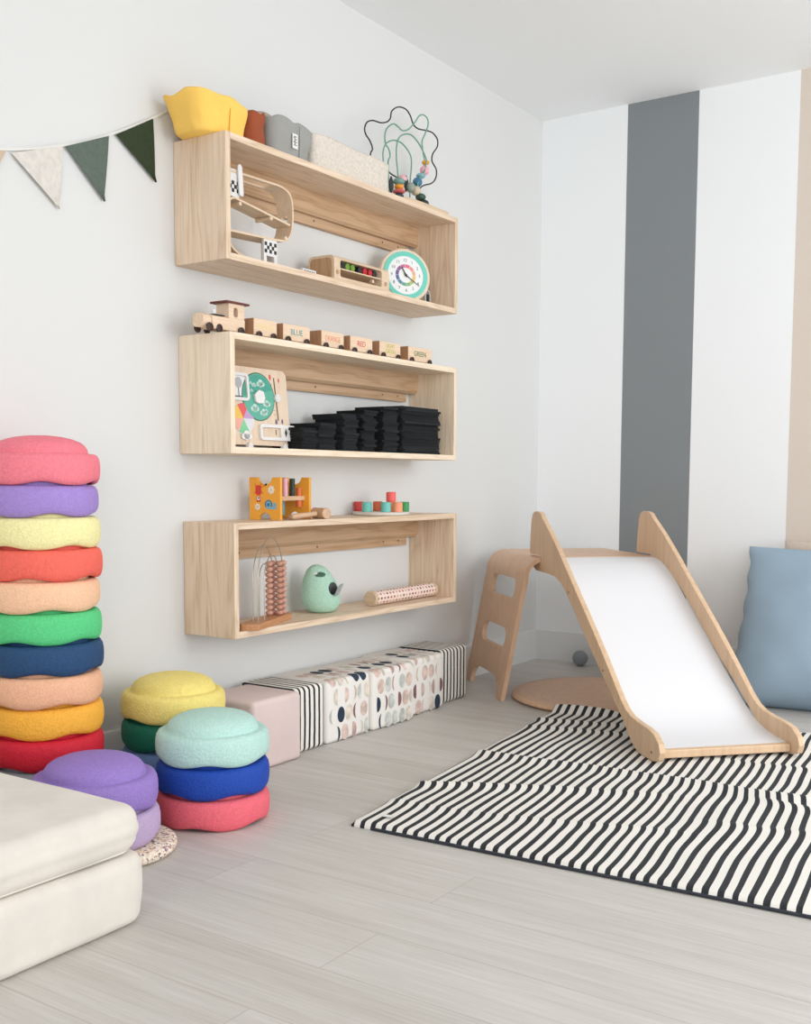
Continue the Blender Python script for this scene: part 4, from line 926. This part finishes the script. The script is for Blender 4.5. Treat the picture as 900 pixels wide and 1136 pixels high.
# painted pictures on the panel facing the room corner (-y face)
Yf = -.0902; pm = MB(); e_ = -.0005
def ell(cx, cz, rx, rz, mi, lay=0, rot=0, k=18):
    P_ = []
    for i in range(k):
        a = 2*PI*i/k; x, z = rx*math.cos(a), rz*math.sin(a); P_.append((cx+x*math.cos(rot)-z*math.sin(rot), cz+x*math.sin(rot)+z*math.cos(rot)))
    pm.prism(P_, (0, Yf-lay*.0003, 0), (1,0,0), (0,0,1), (0, e_, 0), mi)
pm.prism(rrect(-.033, -.012, .076, .106, .007), (0, Yf, 0), (1,0,0), (0,0,1), (0, e_, 0), 0); ell(-.022, .066, .0085, .009, 0); pm.prism(rrect(-.029, -.015, .055, .062, .002), (0, Yf, 0), (1,0,0), (0,0,1), (0, e_, 0), 0)
ell(-.022, .066, .0060, .0065, 1, 1); ell(-.021, .067, .0028, .003, 2, 2)
for dx, dz0, dx1, dz1 in ((-.030, .100, -.036, .112), (-.016, .104, -.011, .112), (-.014, .098, .002, .106), (-.031, .088, -.039, .080), (-.013, .088, -.005, .080)):
    a = Vector((dx, 0, dz0)); b_ = Vector((dx1, 0, dz1)); d_ = (b_-a).normalized()*1; n_ = Vector((-d_.z, 0, d_.x))*.0009
    pm.prism([(0, -1), (1, -1), (1, 1), (0, 1)], (dx, Yf, dz0), b_-a, n_, (0, e_, 0), 0)
ell(.005, .108, .0045, .003, 2, 1, .6)
for k in range(7):
    a = k*2*PI/7; ell(.024+.007*math.cos(a), .092+.008*math.sin(a), .0052, .0040, 1, 0, a); ell(-.026+.006*math.cos(a), .040+.006*math.sin(a), .0046, .0036, 1, 0, a)
ell(.024, .092, .003, .003, 3, 1); ell(-.026, .040, .0028, .0028, 3, 1)
ell(.014, .048, .0135, .0135, 4); ell(.014, .048, .0095, .0095, 5, 1); ell(.014, .047, .0055, .0055, 4, 2); pm.prism(rrect(.006, .042, .033, .041, .003), (0, Yf-.0004, 0), (1,0,0), (0,0,1), (0, e_, 0), 5)
ell(.036, .045, .0065, .009, 5, 1); ell(.037, .047, .0012, .0012, 2, 2)
pm.build('painted_pictures', [plain('pic_red', (222, 62, 44), .5), plain('pic_cream', (248, 240, 226), .5), plain('pic_black', (30, 30, 34), .5), plain('pic_sand', (236, 200, 130), .5), plain('pic_blue', (46, 118, 160), .5), plain('pic_pale_blue', (130, 184, 208), .5)], hb)
# hammer
hm = thing('toy_hammer', 'plain wooden toy mallet lying in front of the hammer bench', 'toy hammer', (.160, -1.80, Z3)); bwd = wood('mallet', (218, 182, 150), (196, 158, 124), 'x', 1.4)
MB().cyl((-.032, .012, .0175), (.032, -.004, .0175), .0175, 28, bev=.002).build('hammer_head', bwd, hm)
MB().lathe([(0, 0), (.006, .001), (.0085, .004), (.0085, .12), (0, .12)], 18, (.002, -.142, .0095), Vector((-.002, .142, .008))).build('handle', wood('mallet_y', (218, 182, 150), (196, 158, 124), 'y', 1.4), hm)
kn = MB().ball((0,0,0), .010, 16, (1,1,.8)).build('wooden_ball', bwd); kn.location = (.150, -1.985+.055, Z3+.0082); tag(kn, 'small wooden ball beside the mallet handle', 'ball')
# round peg tray
CT = Vector((.100, -1.383))
tray = MB().lathe([(0, 0), (.096, 0), (.100, .003), (.100, .010), (.097, .0125), (0, .0125)], 64).build('round_tray', plain('tray_grey', (220, 212, 202), .6)); tray.location = (CT.x, CT.y, Z3)
tag(tray, 'round pale wooden tray holding coloured cylinders on the lowest shelf', 'tray')
CL = dict(red=(214, 66, 66), teal=(112, 196, 184), orange=(232, 124, 84), peach=(250, 158, 120), green=(60, 150, 84), coral=(248, 104, 100))
for a, bq, c, zz, lb in ((-.078, .030, 'red', 0, 'dark red wooden cylinder at the left of the round tray'), (-.047, -.052, 'teal', 0, 'teal wooden cylinder at the left front of the round tray'), (-.012, .062, 'orange', 0, 'burnt orange wooden cylinder at the back of the round tray'), (.019, -.062, 'teal', 0, 'teal wooden cylinder at the middle front of the round tray'),
                         (.060, -.045, 'peach', 0, 'peach wooden cylinder at the right front of the round tray'), (.083, .012, 'green', 0, 'green wooden cylinder at the right of the round tray'), (.036, .004, 'peach', 0, 'peach wooden cylinder in the middle of the round tray, under the coral one'), (.036, .004, 'coral', .0345, 'coral red wooden cylinder standing on top of the others')):
    p = CT+Vector((RV.x*a+FV.x*bq, RV.y*a+FV.y*bq))
    o = MB().cyl((0,0,0), (0,0,.034), .0172, 28, bev=.0018).build('wooden_cylinder', plain('cyl_'+c, CL[c], .5)); o.location = (p.x, p.y, Z3+.0126+zz)
    tag(o, lb, 'toy cylinder', 'coloured cylinders on the round tray')

# ================================================================== LOWEST SHELF INSIDE
ab_ = thing('bead_abacus', 'rainbow-arched wire abacus with wooden beads inside the lowest shelf', 'abacus', (.150, -2.042, Z3i), math.atan2(.292, -.11+.0))
# local x along the plank (towards the egg)
abm = wood('abacus_base', (206, 150, 106), (180, 122, 80), 'x', 1.6)
MB().prism([(-.158, -.006), (-.142, -.030), (.135, -.030), (.150, -.016), (.150, .020), (.138, .030), (-.145, .030), (-.158, .020)], (0, 0, 0), (1,0,0), (0,1,0), (0,0,.019)).build('base', abm, ab_, bevel=.0015)
wirem = plain('wire_steel', (186, 172, 156), .3, .6); bdm = [plain('bead_wood_%d' % k, c, .5) for k, c in enumerate(((206, 156, 136), (216, 170, 150), (194, 142, 122)))]
xR = [.100, .083, .066, .049]; xL = [-.108, -.082, -.056, -.030]; HT = [.262, .236, .208, .182]
for k in range(4):
    xr, xl, ht = xR[k]+.004, xL[k], HT[k]; c_ = (xr+xl)/2; rr_ = (xr-xl)/2; za = ht-rr_*1.15
    pts = [(xl, 0, .019), (xl, 0, za*.5)]+[(c_-rr_*math.cos(PI*j/16), 0, za+rr_*1.15*math.sin(PI*j/16)) for j in range(17)]+[(xr, 0, za*.5), (xr, 0, .019)]
    yk = (-.013, .013, -.013, .013)[k]
    MB().tube([(x, yk, z) for x, y, z in pts],   .0017, 6).build('wire', wirem, ab_)
    proto = None
    for j in range(10):
        if proto is None: proto = MB().ball((0,0,0), .0124, 14, (1,1,.70)).build('bead', bdm[k % 3], ab_); bd = proto
        else: bd = proto.copy(); C.objects.link(bd); bd.parent = ab_
        bd.location = (xr, yk, .0275+.0168*j)
# egg
eg = thing('egg_toy', 'mint green egg-shaped speaker toy with handle and metal flap in the lowest shelf', 'toy', (.100, -1.715, Z3i), math.radians(-28))
egm = foam('egg_mint', (174, 212, 190))
prf = [(0, 0), (.03, .001), (.046, .006), (.058, .018), (.0645, .036), (.0655, .055), (.063, .078), (.056, .102), (.046, .124), (.035, .141), (.024, .151), (.012, .157), (0, .159)]
prf = [(p.x, p.y) for p in catmull([Vector((a, b_, 0)) for a, b_ in prf], 3)]
prf[0] = (0, prf[0][1]); prf[-1] = (0, prf[-1][1])
eb = MB().lathe([(max(r, 0), z) for r, z in prf], 56).build('body', egm, eg, smooth=1.5)
for v in eb.data.vertices:
    v.co.x *= .78; v.co.y += -.020*(v.co.z/.159)**1.6
cc = MB(); cc.tube([(x, -.006, .128+.0) for x in (-.1, .1)], .0085, 20); 
for i_, v_ in enumerate(cc.v): cc.v[i_] = Vector((v_.x, -.020+(v_.y+.006)*2.3, v_.z))
cc.cyl((.080, .034, .082), (.026, .020, .080), .022, 28)
cut(eb, cc)
eb.data.materials.clear(); eb.data.materials.append(egm)
MB().lathe([(0, 0), (.0195, 0), (.0195, .006), (.015, .008), (0, .008)], 28, (.028, .0205, .080), (.96, .26, 0)).build('speaker_insert', plain('dark_insert', (44, 48, 50), .5), eg)
MB().prism(rrect(-.012, .012, -.012, .026, .008), (.050, .034, .070), (-.26, .9, .35), (.25, .35, 1), (.003, .0008, 0)).build('metal_flap', plain('silver_plastic', (176, 182, 184), .3, .2), eg)
# shaker tube
m, nt, b = base('dotted_tube'); L = nt.links.new
tc = N(nt, 'ShaderNodeTexCoord'); sx = N(nt, 'ShaderNodeSeparateXYZ'); L(tc.outputs['Object'], sx.inputs[0])
at = N(nt, 'ShaderNodeMath', operation='ARCTAN2'); L(sx.outputs[0], at.inputs[0]); L(sx.outputs[2], at.inputs[1])
ra = N(nt, 'ShaderNodeMath', operation='MULTIPLY'); ra.inputs[1].default_value = 10/(2*PI); L(at.outputs[0], ra.inputs[0])
rl = N(nt, 'ShaderNodeMath', operation='MULTIPLY'); rl.inputs[1].default_value = 1/.0200; L(sx.outputs[1], rl.inputs[0])
cbn = N(nt, 'ShaderNodeCombineXYZ'); L(rl.outputs[0], cbn.inputs[0]); L(ra.outputs[0], cbn.inputs[1])
fr_ = N(nt, 'ShaderNodeVectorMath', operation='FRACTION'); L(cbn.outputs[0], fr_.inputs[0])
sb_ = N(nt, 'ShaderNodeVectorMath', operation='DISTANCE'); sb_.inputs[1].default_value = (.5, .5, 0); L(fr_.outputs[0], sb_.inputs[0])
lt = N(nt, 'ShaderNodeMath', operation='LESS_THAN'); lt.inputs[1].default_value = .27; L(sb_.outputs['Value'], lt.inputs[0])
fl2 = N(nt, 'ShaderNodeVectorMath', operation='FLOOR'); L(cbn.outputs[0], fl2.inputs[0])
wn = N(nt, 'ShaderNodeTexWhiteNoise', noise_dimensions='3D'); L(fl2.outputs[0], wn.inputs['Vector'])
cr = N(nt, 'ShaderNodeValToRGB'); cr.color_ramp.interpolation = 'CONSTANT'; e = cr.color_ramp.elements; e[0].position = 0; e[0].color = lin((96, 62, 60)); e[1].position = .35; e[1].color = lin((176, 104, 96))
q = e.new(.7); q.color = lin((200, 176, 160)); L(wn.outputs['Value'], cr.inputs['Fac'])
mc = N(nt, 'ShaderNodeMix', data_type='RGBA'); L(lt.outputs[0], mc.inputs[0]); mc.inputs[6].default_value = lin((246, 222, 210)); L(cr.outputs['Color'], mc.inputs[7]); L(mc.outputs[2], b.inputs['Base Color']); b.inputs['Roughness'].default_value = .6
shk = thing('rain_shaker', 'pink dotted rain shaker tube with wooden ends, lying in the lowest shelf', 'toy shaker', (.128, -1.285, Z3i), math.radians(1.5))
MB().cyl((0, -.190, .027), (0, .190, .027), .0245, 40).build('tube', m, shk).location = (0, 0, 0)
for o_ in shk.children:   # recentre so the dot pattern runs round the axis
    for v in o_.data.vertices: v.co.z -= .027
    o_.location = (0, 0, .027)
for s_ in (-1, 1): MB().lathe([(0, 0), (.0235, 0), (.027, .003), (.027, .013), (.024, .016), (0, .0145)], 40, (0, s_*.190, .027), (0, s_, 0)).build('end_cap', wood('cap', (222, 196, 166), (200, 170, 138), 'x', 1.4), shk)
